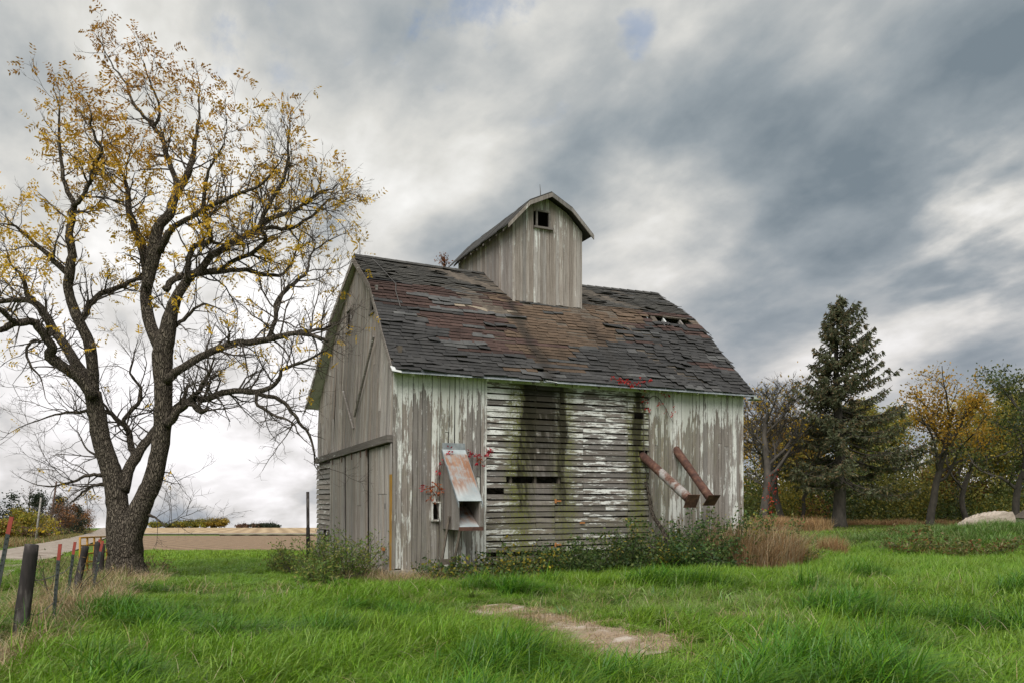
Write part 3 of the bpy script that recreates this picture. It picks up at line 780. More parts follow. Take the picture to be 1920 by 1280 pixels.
for (e0, e1, q0, q1) in ((U0, U0 - .10, (W / 2, 7.83), (W - 2.15, 6.67)), (U0 - .10, U0 - .26, (W - 2.15, 6.67), (W + .20, 4.30))):
    bobj('rake_board', slab([(e0, q0[0], q0[1] - .17), (e1, q1[0], q1[1] - .17), (e1, q1[0], q1[1]), (e0, q0[0], q0[1])], (-1, 0, 0), 0.028), 'trim', roof)
Vv = np.array([slope_pt(U0 - .02, -.07, -.012, False), slope_pt(3.35, -.07, -.012, False), slope_pt(3.35, .05, .004, False), slope_pt(U0 - .02, .05, .004, False)])
bobj('drip_edge', slab(Vv, (0, -.5, -.8), 0.03), 'zinc', roof)
Vv = np.array([slope_pt(3.45, -.07, -.012, False), slope_pt(U1 + .02, -.07, -.012, False), slope_pt(U1 + .02, .05, .004, False), slope_pt(3.45, .05, .004, False)])
bobj('drip_edge', slab(Vv, (0, -.5, -.8), 0.03), 'zinc', roof)
bobj('bent_flashing', slab([(3.50, -.34, 4.245), (3.80, -.33, 4.225), (3.80, -.27, 4.24), (3.50, -.28, 4.26)], (0, -.3, -1), 0.012), 'white_metal', roof)
bobj('bent_flashing', slab([(U0 - .06, -.36, 4.25), (U0 + .16, -.33, 4.23), (U0 + .16, -.20, 4.33), (U0 - .06, -.22, 4.35)], (0, -.3, -1), 0.03), 'white_metal', roof)
k = 0
while 0.35 + k * 0.585 < L:
    uu = 0.35 + k * 0.585
    c4 = [slope_pt(uu - .022, .0, -.16, False), slope_pt(uu + .022, .0, -.16, False), slope_pt(uu + .022, LOWL, -.16, False), slope_pt(uu - .022, LOWL, -.16, False)]
    bobj('rafter', slab(c4, (0, *LOWN), 0.105), 'white_metal' if R.random() < .5 else 'trim', roof)
    k += 1

# ---- cupola across the ridge
cu = [(3.55, 8.50), (4.17, 9.17), (4.80, 9.47), (5.40, 9.16), (6.06, 8.52)]      # gambrel in front view
CU0, CU1, CV0, CV1 = 3.79, 5.85, 2.08, W - 2.08
def cz(u):
    return np.interp(u, [q[0] for q in cu], [q[1] for q in cu])
def main_z(v):
    return roof_z(v) - 0.10
cup = part('cupola', [box((CU0 + .05, CV0 + .05, 6.4), (CU0 + .13, CV0 + .13, 8.3)), box((CU1 - .13, CV0 + .05, 6.4), (CU1 - .05, CV0 + .13, 8.3))], 'dark_wood', barn, False)
WIN = (4.50, 4.83, 8.64, 9.04)
u = CU0
while u < CU1 - .01:
    wb = min(R.uniform(.075, .13), CU1 - u)
    if CU1 - u - wb < .04: wb = CU1 - u
    g = .003; a, b = u + g, u + wb - g; o = R.uniform(0, .012)
    zb0 = roof_z(CV0) + .02 + R.uniform(-.03, .015)
    cuts = [(zb0, None)]
    if b > WIN[0] and a < WIN[1]: cuts = [(zb0, WIN[2]), (WIN[3], None)]
    for p, q in cuts:
        ta, tb = (cz(a) - .05, cz(b) - .05) if q is None else (q, q)
        if min(ta, tb) > p + .04:
            bobj('siding_board', slab([(a, CV0 - o, p), (b, CV0 - o, p), (b, CV0 - o, tb), (a, CV0 - o, ta)], (0, 1, 0), .026), 'cupola', cup, False)
    u += wb
v = CV0 + .02
while v < CV1:
    wb = R.uniform(.09, .14); g = .003; o = R.uniform(0, .012)
    a, b = v + g, min(v + wb - g, CV1)
    bobj('siding_board', slab([(CU0 - o, b, main_z(b)), (CU0 - o, a, main_z(a)), (CU0 - o, a, cz(CU0) - .06), (CU0 - o, b, cz(CU0) - .06)], (1, 0, 0), .026), 'cupola', cup, False)
    v += wb
part('far_wall', [box((CU1 - .03, CV0 + .03, 6.3), (CU1, CV1, 8.6)), box((CU0 + .03, CV1 - .03, 6.3), (CU1 - .03, CV1, 8.6))], 'cupola', cup, False)
rbag = Bag()
VF, VB = CV0 - .26, CV1 + .26
def cpt(i, v):
    return (cu[i][0], v, cu[i][1] + 0.05)
nseg = 12
for i in range(4):
    for k in range(nseg):
        va, vb_ = VF + (VB - VF) * k / nseg, VF + (VB - VF) * (k + 1) / nseg
        jz = R.uniform(-.012, .012)
        rbag.add(*slab([np.array(cpt(i, va)) + (0, 0, jz), np.array(cpt(i + 1, va)) + (0, 0, jz), np.array(cpt(i + 1, vb_)) + (0, 0, jz), np.array(cpt(i, vb_)) + (0, 0, jz)], (0, 0, -1), 0.035), (0.06, 0.058, 0.055))
crf = obj('cupola_roof', rbag.mesh('cupola_roof'), M['shingle'], cup)
for i in range(4):
    a, b = np.array(cu[i]), np.array(cu[i + 1])
    for (vv, dn, hh) in ((VF - .03, 1, 0.09),):
        bobj('rake_board', slab([(a[0], vv, a[1] - hh), (b[0], vv, b[1] - hh), (b[0], vv, b[1] + .02), (a[0], vv, a[1] + .02)], (0, dn, 0), .03), 'chute_side', cup, False)
for k in range(9):
    vv = CV0 + .1 + k * .45
    bobj('rafter_tail', slab([(cu[0][0] + .03, vv, cu[0][1] - .06), (CU0 - .016, vv, cz(CU0) - .13), (CU0 - .016, vv, cz(CU0) - .02), (cu[0][0] + .03, vv, cu[0][1] + .0)], (0, 1, 0), .05), 'trim', cup, False)
part('window_frame', [box((WIN[0] - .045, CV0 - .04, WIN[2] - .0), (WIN[0], CV0 + .02, WIN[3] + .04)), box((WIN[1], CV0 - .04, WIN[2]), (WIN[1] + .045, CV0 + .02, WIN[3] + .04)), box((WIN[0], CV0 - .04, WIN[3]), (WIN[1], CV0 + .02, WIN[3] + .04)), box((WIN[0] - .12, CV0 - .09, WIN[2] - .05), (WIN[1] + .12, CV0 + .02, WIN[2]))], 'trim', cup, False)

# ---- chute hood, spout pipes, lamp, lightning rods
ch = obj('grain_chute', mkmesh('grain_chute', slab([(1.10, -1.0, 1.47), (1.64, -1.0, 1.47), (1.64, -.02, 2.62), (1.10, -.02, 2.62)], (0, -.76, .65), .012)[0], BOXQ), M['zincrust'], barn)
bobj('flashing', slab([(1.10, -.035, 2.60), (1.64, -.035, 2.60), (1.64, -.02, 2.76), (1.10, -.02, 2.76)], (0, -1, 0), .008), 'zinc', ch)
for ue in (1.085, 1.635):
    bobj('edge_flange', slab([(ue, -1.06, 1.34), (ue, -1.06, 1.42), (ue, -.02, 2.63), (ue, -.02, 2.55)], (1, 0, 0), .018), 'zinc', ch)
for ue, sg in ((1.12, 1), (1.60, 1)):
    n = 7
    for k in range(n):
        va, vb_ = -.97 + k * .137, -.97 + (k + 1) * .137 - .005
        zt = lambda v: 1.47 + (v + 1.0) / .98 * 1.15 - .04
        bobj('side_board', slab([(ue, va, .86), (ue, vb_, .86), (ue, vb_, zt(vb_)), (ue, va, zt(va))], (1, 0, 0), .022), 'chute_side', ch)
bobj('tray', slab([(1.145, -1.05, .88), (1.597, -1.05, .88), (1.597, -.25, 1.35), (1.145, -.25, 1.35)], (0, 0, -1), .012), 'zincrust', ch)
bobj('tray_lip', box((1.10, -1.07, .85), (1.65, -1.045, .93)), 'rust', ch)
bobj('prop_post', tube([(1.16, -.98, .88), (1.02, -.75, -.25)], .035, 4), 'dark_wood', ch)
bobj('prop_post', tube([(1.09, -.5, 1.15), (.80, -.62, -.25)], .03, 4), 'dark_wood', ch)
bobj('cross_rail', box((.80, -.70, .12), (1.15, -.66, .24)), 'dark_wood', ch)

def spout(p0, p1, label):
    p0, p1 = np.array(p0), np.array(p1)
    Vv, Qq = tube([p0, p0 + (p1 - p0) * .38, p0 + (p1 - p0) * .385, p0 + (p1 - p0) * .74, p0 + (p1 - p0) * .745, p1], [.105, .105, .099, .099, .105, .105], 14)
    o = obj('spout_pipe', mkmesh('spout_pipe', Vv, Qq, smooth=True), M['rust'], barn)
    o['label'] = label
    ax = (p1 - p0) / np.linalg.norm(p1 - p0)
    a = np.array([1., 0, 0]); b = np.cross(ax, a); b /= np.linalg.norm(b)
    c = p1 - ax * .005; h = .17
    bobj('flange_plate', slab([c - a * h - b * h, c + a * h - b * h, c + a * h + b * h, c - a * h + b * h], ax, .014), 'rust', o, False)
    return o
pm, t, bs, _ = mat_new('flaking_white_pipe')
P = t.n('ShaderNodeTexCoord').outputs['Object']
f = t.noise(P, 4.5, 6, 0.65)
c = t.ramp(f, [(0.30, (0.08, 0.036, 0.026)), (0.42, (0.15, 0.075, 0.05)), (0.52, (0.28, 0.25, 0.23)), (0.7, (0.42, 0.41, 0.39))])
t.put(bs.inputs['Base Color'], c); bs.inputs['Roughness'].default_value = 0.8
M['pipe_white'] = pm
s1 = spout((6.41, 0.05, 2.60), (6.41, -1.95, 1.47), 'spout pipe with flaking white lower length')
Vv, Qq = tube([np.array((6.41, .05, 2.6)) * (1 - q) + np.array((6.41, -1.95, 1.47)) * q for q in (.40, .95)], [.111, .111], 14, cap=False)
obj('pipe_sleeve', mkmesh('pipe_sleeve', Vv, Qq, smooth=True), pm, s1)
spout((7.41, 0.02, 2.78), (7.41, -1.40, 1.49), 'all rust brown spout pipe')
lm_ = obj('yard_lamp', mkmesh('yard_lamp', *tube([(L - .02, .0, 4.22), (L + .2, -.03, 4.24), (L + .36, -.05, 4.25)], .014, 6)), M['wire'], barn)
Vv, Qq = tube([(L + .36, -.05, 4.26), (L + .36, -.05, 4.20), (L + .36, -.05, 4.17), (L + .36, -.05, 4.15)], [.03, .07, .17, .175], 16)
M['enamel'] = simple('green_enamel', [(0.3, (0.16, 0.20, 0.14)), (0.7, (0.30, 0.34, 0.26))], 8, 0.5)
obj('lamp_shade', mkmesh('lamp_shade', Vv, Qq, smooth=True), M['enamel'], lm_)
for (u, v, z0, z1) in ((0.28, W / 2, 7.83, 8.35), (4.55, 1.98, 9.3, 9.72)):
    bobj('lightning_rod', tube([(u, v, z0), (u, v, (z0 + z1) / 2), (u - .02, v, z1)], [.013, .011, .005], 6), 'wire', barn, False)
cab = [(0.34, W / 2, 7.88)] + [slope_pt(0.34 + .18 * q, UPL * (1 - q), .05, True) for q in (.35, .7, 1.0)] + [slope_pt(0.46 - .04 * q, LOWL * (1 - q), .05, False) for q in (.1, .3)]
bobj('ground_cable', tube(cab, .011, 6), 'wire', barn)
# ------------------------------------------------------------------ trees
def nrm_(v):
    return v / (np.linalg.norm(v) + 1e-9)
def leaf_cards(P, size, cols, rng, ratio=0.5, droop=0.0, along=None):
    """one small pointed leaf (a folded rhombus) at each point"""
    n = len(P)
    a = rng.normal(size=(n, 3)); a[:, 2] -= droop; a /= np.linalg.norm(a, axis=1, keepdims=True)
    if along is not None: a = along
    b = np.cross(a, rng.normal(size=(n, 3))); b /= np.linalg.norm(b, axis=1, keepdims=True) + 1e-9
    s = np.broadcast_to(size, (n,))[:, None]
    Vv = np.stack([P, P + a * s * .5 + b * s * ratio * .5, P + a * s, P + a * s * .5 - b * s * ratio * .5], 1).reshape(-1, 3)
    return Vv, np.arange(n * 4).reshape(-1, 4), np.repeat(cols, 4, 0)
def walk(p, d, length, n, jit, up, rng):
    st = length / n; pts = [p]
    for _ in range(n):
        d = nrm_(d + rng.normal(size=3) * jit + np.array([0, 0, up]))
        p = p + d * st; pts.append(p)
    return np.array(pts), d

# ---- the old walnut by the fence: limbs laid out one by one
WD = 18.6
wx, wy = pix(236, 1080, WD)[:2]
LIMBS = [
 # (depth shift at start, at end, [(px, py, radius px), ...])
 (0, 0, [(238, 1092, 46), (236, 1072, 37), (234, 1045, 32), (232, 1010, 31), (228, 985, 29), (221, 950, 20), (217, 920, 20), (211, 890, 19), (198, 850, 18), (189, 820, 17), (182, 777, 16), (174, 735, 15)]),
 (0, -.3, [(234, 1040, 30), (240, 1005, 27), (253, 975, 23), (268, 940, 20), (284, 905, 18), (296, 860, 17), (303, 815, 16.5), (306, 777, 16.5), (306, 720, 17), (305, 665, 19), (310, 640, 18), (318, 600, 14), (330, 560, 12), (345, 535, 10), (356, 520, 9), (375, 507, 8), (397, 481, 7.5), (431, 459, 7), (465, 440, 6.5), (484, 431, 6.5), (502, 412, 5), (530, 403, 4.5), (555, 394, 4), (596, 364, 3), (615, 356, 1.6), (636, 345, .8)]),
 (0, 1.4, [(228, 920, 15), (240, 882, 12), (259, 849, 11), (272, 830, 10), (285, 815, 9), (300, 790, 7), (322, 770, 6), (345, 745, 5), (352, 720, 3)]),
 (.6, 1.5, [(252, 855, 9), (246, 834, 8), (240, 807, 7), (225, 789, 6), (199, 770, 5), (161, 771, 4), (124, 772, 3), (90, 781, 2), (37, 800, 1), (5, 822, .6)]),
 (.6, .2, [(238, 806, 6), (232, 785, 5), (259, 755, 4.5), (262, 725, 3.5), (244, 699, 2.5), (250, 670, 1.2)]),
 (-.2, -1.6, [(176, 745, 12), (150, 710, 11.5), (124, 691, 11), (94, 668, 12), (98, 650, 10), (82, 627, 9), (64, 605, 8.5), (49, 603, 8), (22, 609, 7), (0, 618, 6), (-40, 622, 4), (-80, 610, 2)]),
 (-1.2, -2.2, [(52, 604, 6), (30, 606, 6), (15, 594, 5), (0, 580, 5), (-25, 570, 3), (-50, 545, 1.5)]),
 (0, .9, [(165, 712, 12), (142, 680, 11.5), (124, 650, 10.5), (101, 620, 10), (82, 586, 9), (64, 566, 7.5), (37, 562, 6), (0, 564, 5), (-40, 558, 3), (-70, 540, 1.5)]),
 (.6, .3, [(64, 565, 6), (52, 552, 6), (45, 530, 5), (36, 512, 3.5), (20, 495, 2), (12, 470, 1)]),
 (0, -.6, [(174, 740, 13), (174, 702, 12.5), (169, 650, 12), (157, 620, 11.5), (142, 590, 11), (131, 556, 10), (127, 534, 10), (131, 515, 10.5), (134, 477, 9), (131, 440, 8), (135, 400, 7), (139, 382, 6.5), (127, 360, 5), (116, 319, 4), (112, 262, 3), (109, 200, 1.8), (104, 176, .8)]),
 (-.5, -1.4, [(137, 386, 5), (150, 375, 5), (169, 337, 4.5), (176, 307, 4), (191, 285, 3.5), (180, 262, 3), (171, 240, 2.3), (172, 215, 1.5), (162, 190, .8)]),
 (-.2, -.9, [(131, 515, 7), (109, 496, 6.5), (86, 474, 5), (49, 444, 3.5), (30, 425, 2.5), (8, 420, 1.5)]),
 (0, .8, [(152, 600, 7), (161, 588, 6.5), (169, 571, 6.5), (191, 551, 6), (225, 539, 5.5), (247, 526, 5), (270, 520, 3.5), (290, 500, 2.2), (300, 470, 1)]),
 (-.1, -1.0, [(100, 622, 6), (80, 640, 3), (60, 640, 3), (50, 660, 3), (62, 690, 2.2), (78, 712, 1.4), (85, 745, .8)]),
 # right stem
 (0, 1.0, [(303, 655, 14), (283, 612, 13), (273, 560, 12), (277, 515, 11.5), (268, 470, 10), (258, 440, 9), (243, 400, 7.5), (239, 360, 5.5), (233, 330, 3.5), (216, 300, 2.4), (196, 270, 1.5), (190, 240, .8)]),
 (0, .2, [(275, 540, 11), (282, 507, 13), (290, 474, 14), (293, 440, 13), (300, 420, 11), (318, 402, 10), (328, 375, 9.5), (337, 352, 9), (352, 326, 7.5), (360, 300, 6), (366, 262, 4.5), (372, 230, 3), (374, 198, 2), (372, 148, 1)]),
 (.1, .9, [(334, 357, 6.5), (326, 330, 6), (311, 285, 5.5), (304, 260, 5), (289, 236, 4.5), (270, 219, 3.6), (247, 190, 3), (238, 160, 2.4), (214, 128, 1.8), (198, 100, 1), (191, 82, .6)]),
 (.4, -.3, [(289, 236, 3.6), (300, 215, 3), (294, 182, 2.4), (280, 152, 1.8), (272, 124, 1.2), (265, 106, .6)]),
 (0, -1.2, [(300, 472, 9), (312, 445, 8), (325, 427, 6.5), (352, 412, 5.5), (382, 394, 5), (431, 371, 4), (484, 349, 3), (510, 325, 2), (530, 295, 1)]),
 (-.2, -1.2, [(350, 528, 7), (352, 500, 7), (356, 480, 6.5), (366, 462, 6), (390, 455, 6), (393, 439, 5.5), (384, 400, 5), (381, 382, 4.5), (386, 345, 4), (390, 325, 3), (402, 300, 2.2), (420, 270, 1.5), (425, 225, .8)]),
 (-.3, -.5, [(484, 431, 5.5), (490, 412, 5), (499, 394, 5), (517, 362, 4.6), (529, 345, 4), (538, 311, 3.2), (540, 268, 2.4), (544, 228, 1.2), (546, 215, .6)]),
 (-.3, .8, [(490, 428, 5), (520, 428, 4.5), (547, 427, 4), (585, 405, 3), (615, 375, 2.4), (630, 374, 1.6), (642, 380, .8)]),
 (0, 1.1, [(310, 545, 8), (322, 527, 7.5), (345, 518, 7), (375, 513, 6.5), (412, 509, 6), (440, 507, 5.5), (469, 507, 5), (491, 515, 4.5), (525, 517, 4), (547, 496, 3), (556, 470, 2), (580, 455, 1)]),
 (.3, -.6, [(412, 507, 5), (442, 487, 5), (480, 470, 5), (498, 450, 4.5), (490, 432, 4)]),
 (-.2, -1.6, [(312, 712, 11), (330, 698, 9), (345, 687, 8.5), (375, 669, 8), (412, 652, 7.5), (450, 644, 7), (499, 637, 6.5), (525, 631, 6), (555, 624, 5), (585, 629, 4), (615, 640, 3)]),
 (-1.2, -1.0, [(552, 625, 4.5), (585, 620, 3.6), (612, 614, 2.6), (640, 600, 1.2)]),
 (-.9, -.2, [(502, 636, 5.5), (517, 601, 5), (516, 571, 5), (536, 545, 4.5), (555, 528, 4), (577, 507, 3.2), (580, 485, 2.4), (600, 462, 1.6), (640, 440, .8)]),
 (-.2, -.9, [(312, 795, 11), (326, 782, 9), (337, 766, 8.5), (360, 747, 7), (379, 749, 7), (409, 740, 7), (439, 731, 6.5), (480, 734, 6), (517, 721, 4.5), (529, 695, 3.8), (562, 680, 3), (604, 661, 2), (618, 652, 1)]),
 (-.7, -.2, [(478, 734, 5), (500, 742, 4.5), (525, 747, 4.5), (547, 770, 4), (562, 792, 3.6), (580, 815, 3), (590, 849, 2), (590, 872, 1)]),
 (-.7, -1.2, [(480, 735, 4), (484, 759, 3.4), (505, 772, 3), (525, 781, 2.6), (548, 792, 2), (562, 815, 1.2)]),
 (-.5, -.9, [(358, 748, 6), (371, 736, 5.5), (380, 720, 5), (388, 708, 4), (394, 693, 2.6)]),
 (-.3, -1.0, [(352, 752, 7), (366, 762, 7), (378, 772, 6), (388, 766, 4)]),
 (-.4, -.7, [(385, 740, 3), (392, 725, 2.6), (396, 712, 2.2), (404, 706, 1.4)]),
 (0, -.5, [(322, 615, 5), (345, 600, 4), (358, 585, 3.5), (380, 570, 2.5), (405, 577, 1.5), (430, 590, .8)]),
 (0, -.8, [(196, 888, 6), (182, 890, 4), (165, 891, 3.5), (144, 899, 3), (118, 906, 2.4), (92, 911, 1.6), (60, 905, .9)]),
 (0, .8, [(199, 905, 6), (188, 908, 4), (177, 909, 3.4), (154, 922, 2.6), (142, 936, 1.8), (128, 944, 1)]),
 (.2, 1.0, [(196, 862, 5), (175, 850, 2.6), (160, 838, 2), (150, 815, 1.4), (135, 800, .8)]),
 (-.2, -.8, [(280, 965, 4), (290, 970, 2.2), (305, 980, 1.8), (312, 985, 1.4), (330, 975, .8), (352, 965, .5)]),
 (0, .4, [(288, 900, 4), (300, 890, 1.6), (318, 885, 1.1), (335, 905, .6)]),
]
def at_limb(pts, d0, d1):
    a = np.array(pts, float); k = len(a); tt = np.linspace(0, 1, k)
    P = np.array([pix(a[i, 0], a[i, 1], WD + d0 + (d1 - d0) * tt[i]) for i in range(k)])
    return P, a[:, 2] * np.where(a[:, 2] < 14, .84, .95) / F_PX * WD
walnut = thing('walnut_tree', 'big bare two-stemmed walnut tree with sparse yellow and rust leaves by the fence', 'tree', (wx, wy, gz(wx, wy)))
WO = np.array(walnut.location)
rw = np.random.default_rng(11)
tb, twig, leafP, leafC, leafD = Bag(), Bag(), [], [], []
def dens(P, rr):
    """smooth a polyline by Catmull-Rom sampling"""
    n = len(P); out, ro = [], []
    Pp = np.vstack([2 * P[0] - P[1], P, 2 * P[-1] - P[-2]])
    for i in range(n - 1):
        p0, p1, p2, p3 = Pp[i:i + 4]
        for q in (0, 1 / 3, 2 / 3):
            out.append(.5 * ((2 * p1) + (-p0 + p2) * q + (2 * p0 - 5 * p1 + 4 * p2 - p3) * q * q + (-p0 + 3 * p1 - 3 * p2 + p3) * q ** 3))
            ro.append(rr[i] * (1 - q) + rr[i + 1] * q)
    out.append(P[-1]); ro.append(rr[-1])
    return np.array(out), np.array(ro)
TOPZ = pix(0, 60, WD)[2]
def leaf_at(p, dirv, rng):
    hgt = (p[2] + .2) / TOPZ
    left = np.clip((-4.4 - p[0]) / 4.5, 0, 1)
    cl_ = .5 + .5 * math.sin(p[0] * 2.3 + p[2] * 1.1) * math.sin(p[2] * 2.0 - p[1] * 1.7)
    pr = (0.045 * sm(np.array(hgt), .3, .5) + .008 + 0.55 * left * sm(np.array(hgt), .42, .75) + 0.22 * sm(np.array(hgt), .72, .95) + 0.14 * sm(np.array(hgt), .5, .65)) * (.40 + .75 * cl_) * .74
    if rng.random() < pr:
        top = np.clip((hgt - .62) / .3 + rng.normal(0, .15), 0, 1)
        c = np.array((0.72, 0.46, 0.035)) * (1 - top) + np.array((0.40, 0.19, 0.022)) * top
        c = c * rng.uniform(.75, 1.25)
        for _ in range(rng.integers(1, 3)):                       # each a drooping compound leaf with paired leaflets
            ax = nrm_(dirv + rng.normal(0, .7, 3) + np.array([.25, 0, -.35])); ln = rng.uniform(.16, .30)
            sd = nrm_(np.cross(ax, rng.normal(size=3)))
            for q in np.linspace(.25, 1, 4):
                for sg in (-1, 1):
                    leafP.append(p + ax * ln * q); leafD.append(nrm_(ax * .6 + sd * sg + np.array([0, 0, -.3]))); leafC.append(c * rng.uniform(.85, 1.15))
def twigs(p, d, length, r, lev, rng):
    n = max(3, int(length / (.16 if lev else .10)))
    pts, de = walk(p, d, length, n, .20, .035, rng)
    rr = np.linspace(r, r * .35, len(pts))
    twig.add(*tube(pts, rr, 4 if lev else 3, cap=False))
    if lev > 0:
        k = int(length * (5.0 if lev == 2 else 6.0)) + 1
        for i in range(k):
            f = rng.uniform(.18, 1); j = min(int(f * n), n - 1)
            q = pts[j] + (pts[j + 1] - pts[j]) * (f * n - j if f < 1 else 0)
            side = np.cross(nrm_(pts[j + 1] - pts[j]), rng.normal(size=3)); side = nrm_(side)
            nd = nrm_(nrm_(pts[j + 1] - pts[j]) * .75 + side * .8 + np.array([0, 0, .12]))
            twigs(q, nd, length * rng.uniform(.30, .6) * (1.15 - .5 * f), max(rr[j] * .55, .0035), lev - 1, rng)
    else:
        leaf_at(pts[-1], de, rng)
        if rng.random() < .4: leaf_at(pts[len(pts) // 2], de, rng)
for li, (d0, d1, pts) in enumerate(LIMBS):
    P, rr = at_limb(pts, d0, d1)
    P, rr = dens(P, rr)
    small = rr < .10
    P[1:-1] += rw.normal(0, .012, (len(P) - 2, 3)) * small[1:-1, None]
    k = 18 if rr[0] > .25 else (12 if rr[0] > .1 else 8)
    jit = 1 + rw.normal(0, .045, (len(P), k)) if rr[0] > .1 else None
    if li < 2:
        flare = np.clip((1.0 - (P[:, 2] - P[0, 2])) / 1.0, 0, 1)
        ang = np.arange(k) * 2 * math.pi / k
        jit = jit + flare[:, None] ** 1.5 * .18 * np.maximum(0, np.sin(ang * 5 + 1))[None]
    tb.add(*tube(P, rr, k, jit=jit))
    seg = np.linalg.norm(np.diff(P, axis=0), axis=1); tot = seg.sum(); cum = np.concatenate([[0], np.cumsum(seg)])
    nb = int(tot * 6.6)
    for _ in range(nb):
        s_ = rw.uniform(.08, 1) * tot
        j = min(np.searchsorted(cum, s_) - 1, len(seg) - 1); q = P[j] + (P[j + 1] - P[j]) * ((s_ - cum[j]) / seg[j])
        r0 = rr[j]
        if r0 > .17 and rw.random() < .85: continue
        if r0 > .10 and rw.random() < .45: continue
        tdir = nrm_(P[j + 1] - P[j]); side = nrm_(np.cross(tdir, rw.normal(size=3)))
        nd = nrm_(tdir * .55 + side + np.array([0, 0, .25]))
        ln_ = rw.uniform(.4, 1.25) * (1.2 if r0 < .08 else .8)
        if q[2] > 9.3: ln_ *= .62
        twigs(q, nd, ln_, min(max(r0 * .40, .007), .022), 2 if ln_ > .7 else 1, rw)
    if rr[-1] < .03:
        twigs(P[-1], nrm_(P[-1] - P[-2]), .5, max(rr[-1], .008), 2, rw)
obj('trunk', tb.mesh('trunk', True, lambda v: v - WO), M['bark'], walnut)
M['twig'] = simple('twig_bark', [(0.3, (0.045, 0.034, 0.028)), (0.7, (0.11, 0.088, 0.072))], 8, 0.9)
obj('twigs', twig.mesh('twigs', True, lambda v: v - WO), M['twig'], walnut)
lp, lc = np.array(leafP), np.array(leafC)
Vv, Qq, Cc = leaf_cards(lp, rw.uniform(.06, .11, len(lp)), lc, rw, .42, 0, np.array(leafD))
obj('crown_leaves', mkmesh('crown_leaves', Vv - WO, Qq, col=Cc), M['leaf'], walnut)
print('walnut: twigs', sum(len(q) for q in twig.Q), 'leaves', len(lp))

# ---- generic broadleaf tree
def broadleaf(name, label, x, y, h, tr, seed, leafc, nleaf, group, fork=.35, spread=.55, levels=3, lsize=.16, lean_=(0, 0), kids=7, bare_top=False, bark='far_bark'):
    rng = np.random.default_rng(seed)
    bag, ends, lines = Bag(), [], []
    z0 = gz(x, y) - .1
    def br(p, d, ln, r, lev):
        n = max(3, int(ln / (.5 if lev > 1 else .3)))
        pts, de = walk(p, d, ln, n, .13 if lev == levels else .17, .03 if lev == levels else .055, rng)
        r = r * .68 if lev == levels else r
        rr = np.linspace(r, r * (.42 if lev == levels else .3), len(pts))
        lines.append((pts, rr, 8 if lev == levels else (5 if lev > 1 else 3)))
        if lev == 0:
            for f in (.4, .75, 1): ends.append(pts[int(f * n)])
            return
        if lev == 1: ends.append(pts[-1])
        k = kids if lev == levels else rng.integers(5, 8)
        for i in range(k):
            f = fork + (1 - fork) * (i + rng.random()) / k if lev == levels else rng.uniform(.25, 1)
            j = min(int(f * n), n - 1); q = pts[j]
            dd = nrm_(pts[j + 1] - pts[j]); side = nrm_(np.cross(dd, rng.normal(size=3)))
            side[2] = abs(side[2]) * .5
            br(q, nrm_(dd * .65 + side * spread * 1.35), ln * rng.uniform(.42, .68) * (1.1 - .35 * f), max(rr[j] * .55, .012), lev - 1)
    br(np.array([0, 0, 0.]), nrm_(np.array([lean_[0], lean_[1], 1.])), h * .68, tr, levels)
    o = thing(name, label, 'tree', (x, y, z0), group=group)
    kz = h / max(max(q[0][:, 2].max() for q in lines), .1)
    for q, rr, k in lines:
        bag.add(*tube(q * kz, rr, k, cap=False))
    obj('trunk', bag.mesh('trunk', True), M[bark], o)
    if nleaf:
        E_ = np.array(ends) * kz; idx = rng.integers(0, len(E_), nleaf)
        P = E_[idx] + rng.normal(0, .22, (nleaf, 3))
        lc = np.array(leafc); cidx = (rng.random(nleaf) * len(lc)).astype(int)
        clump = 0.75 + .5 * np.random.default_rng(seed + 1).random(len(E_))[idx]
        cc = lc[cidx] * clump[:, None] * rng.uniform(.8, 1.2, (nleaf, 1))
        Vv, Qq, Cc = leaf_cards(P, rng.uniform(.7, 1.3, nleaf) * lsize, cc, rng, .6, .3)
        obj('crown', mkmesh('crown', Vv, Qq, col=Cc), M['leaf'], o)
    return o
YEL = [(0.56, 0.34, 0.03), (0.48, 0.29, 0.025), (0.36, 0.26, 0.035)]
GOLD = [(0.45, 0.33, 0.05), (0.33, 0.27, 0.05), (0.22, 0.20, 0.04)]
GRN = [(0.085, 0.12, 0.028), (0.13, 0.15, 0.035), (0.20, 0.18, 0.04)]
DGR = [(0.035, 0.055, 0.018), (0.055, 0.08, 0.025), (0.08, 0.095, 0.03)]
RUS = [(0.26, 0.12, 0.045), (0.20, 0.10, 0.05), (0.33, 0.17, 0.05)]
def tree_at(px, D, top, **kw):
    x = (px - 960) / F_PX * D
    h = EYE + (HOR - top) * D / F_PX - gz(x, D)
    return dict(x=x, y=D, h=h, **kw)
WG = 'trees of the wood on the right'
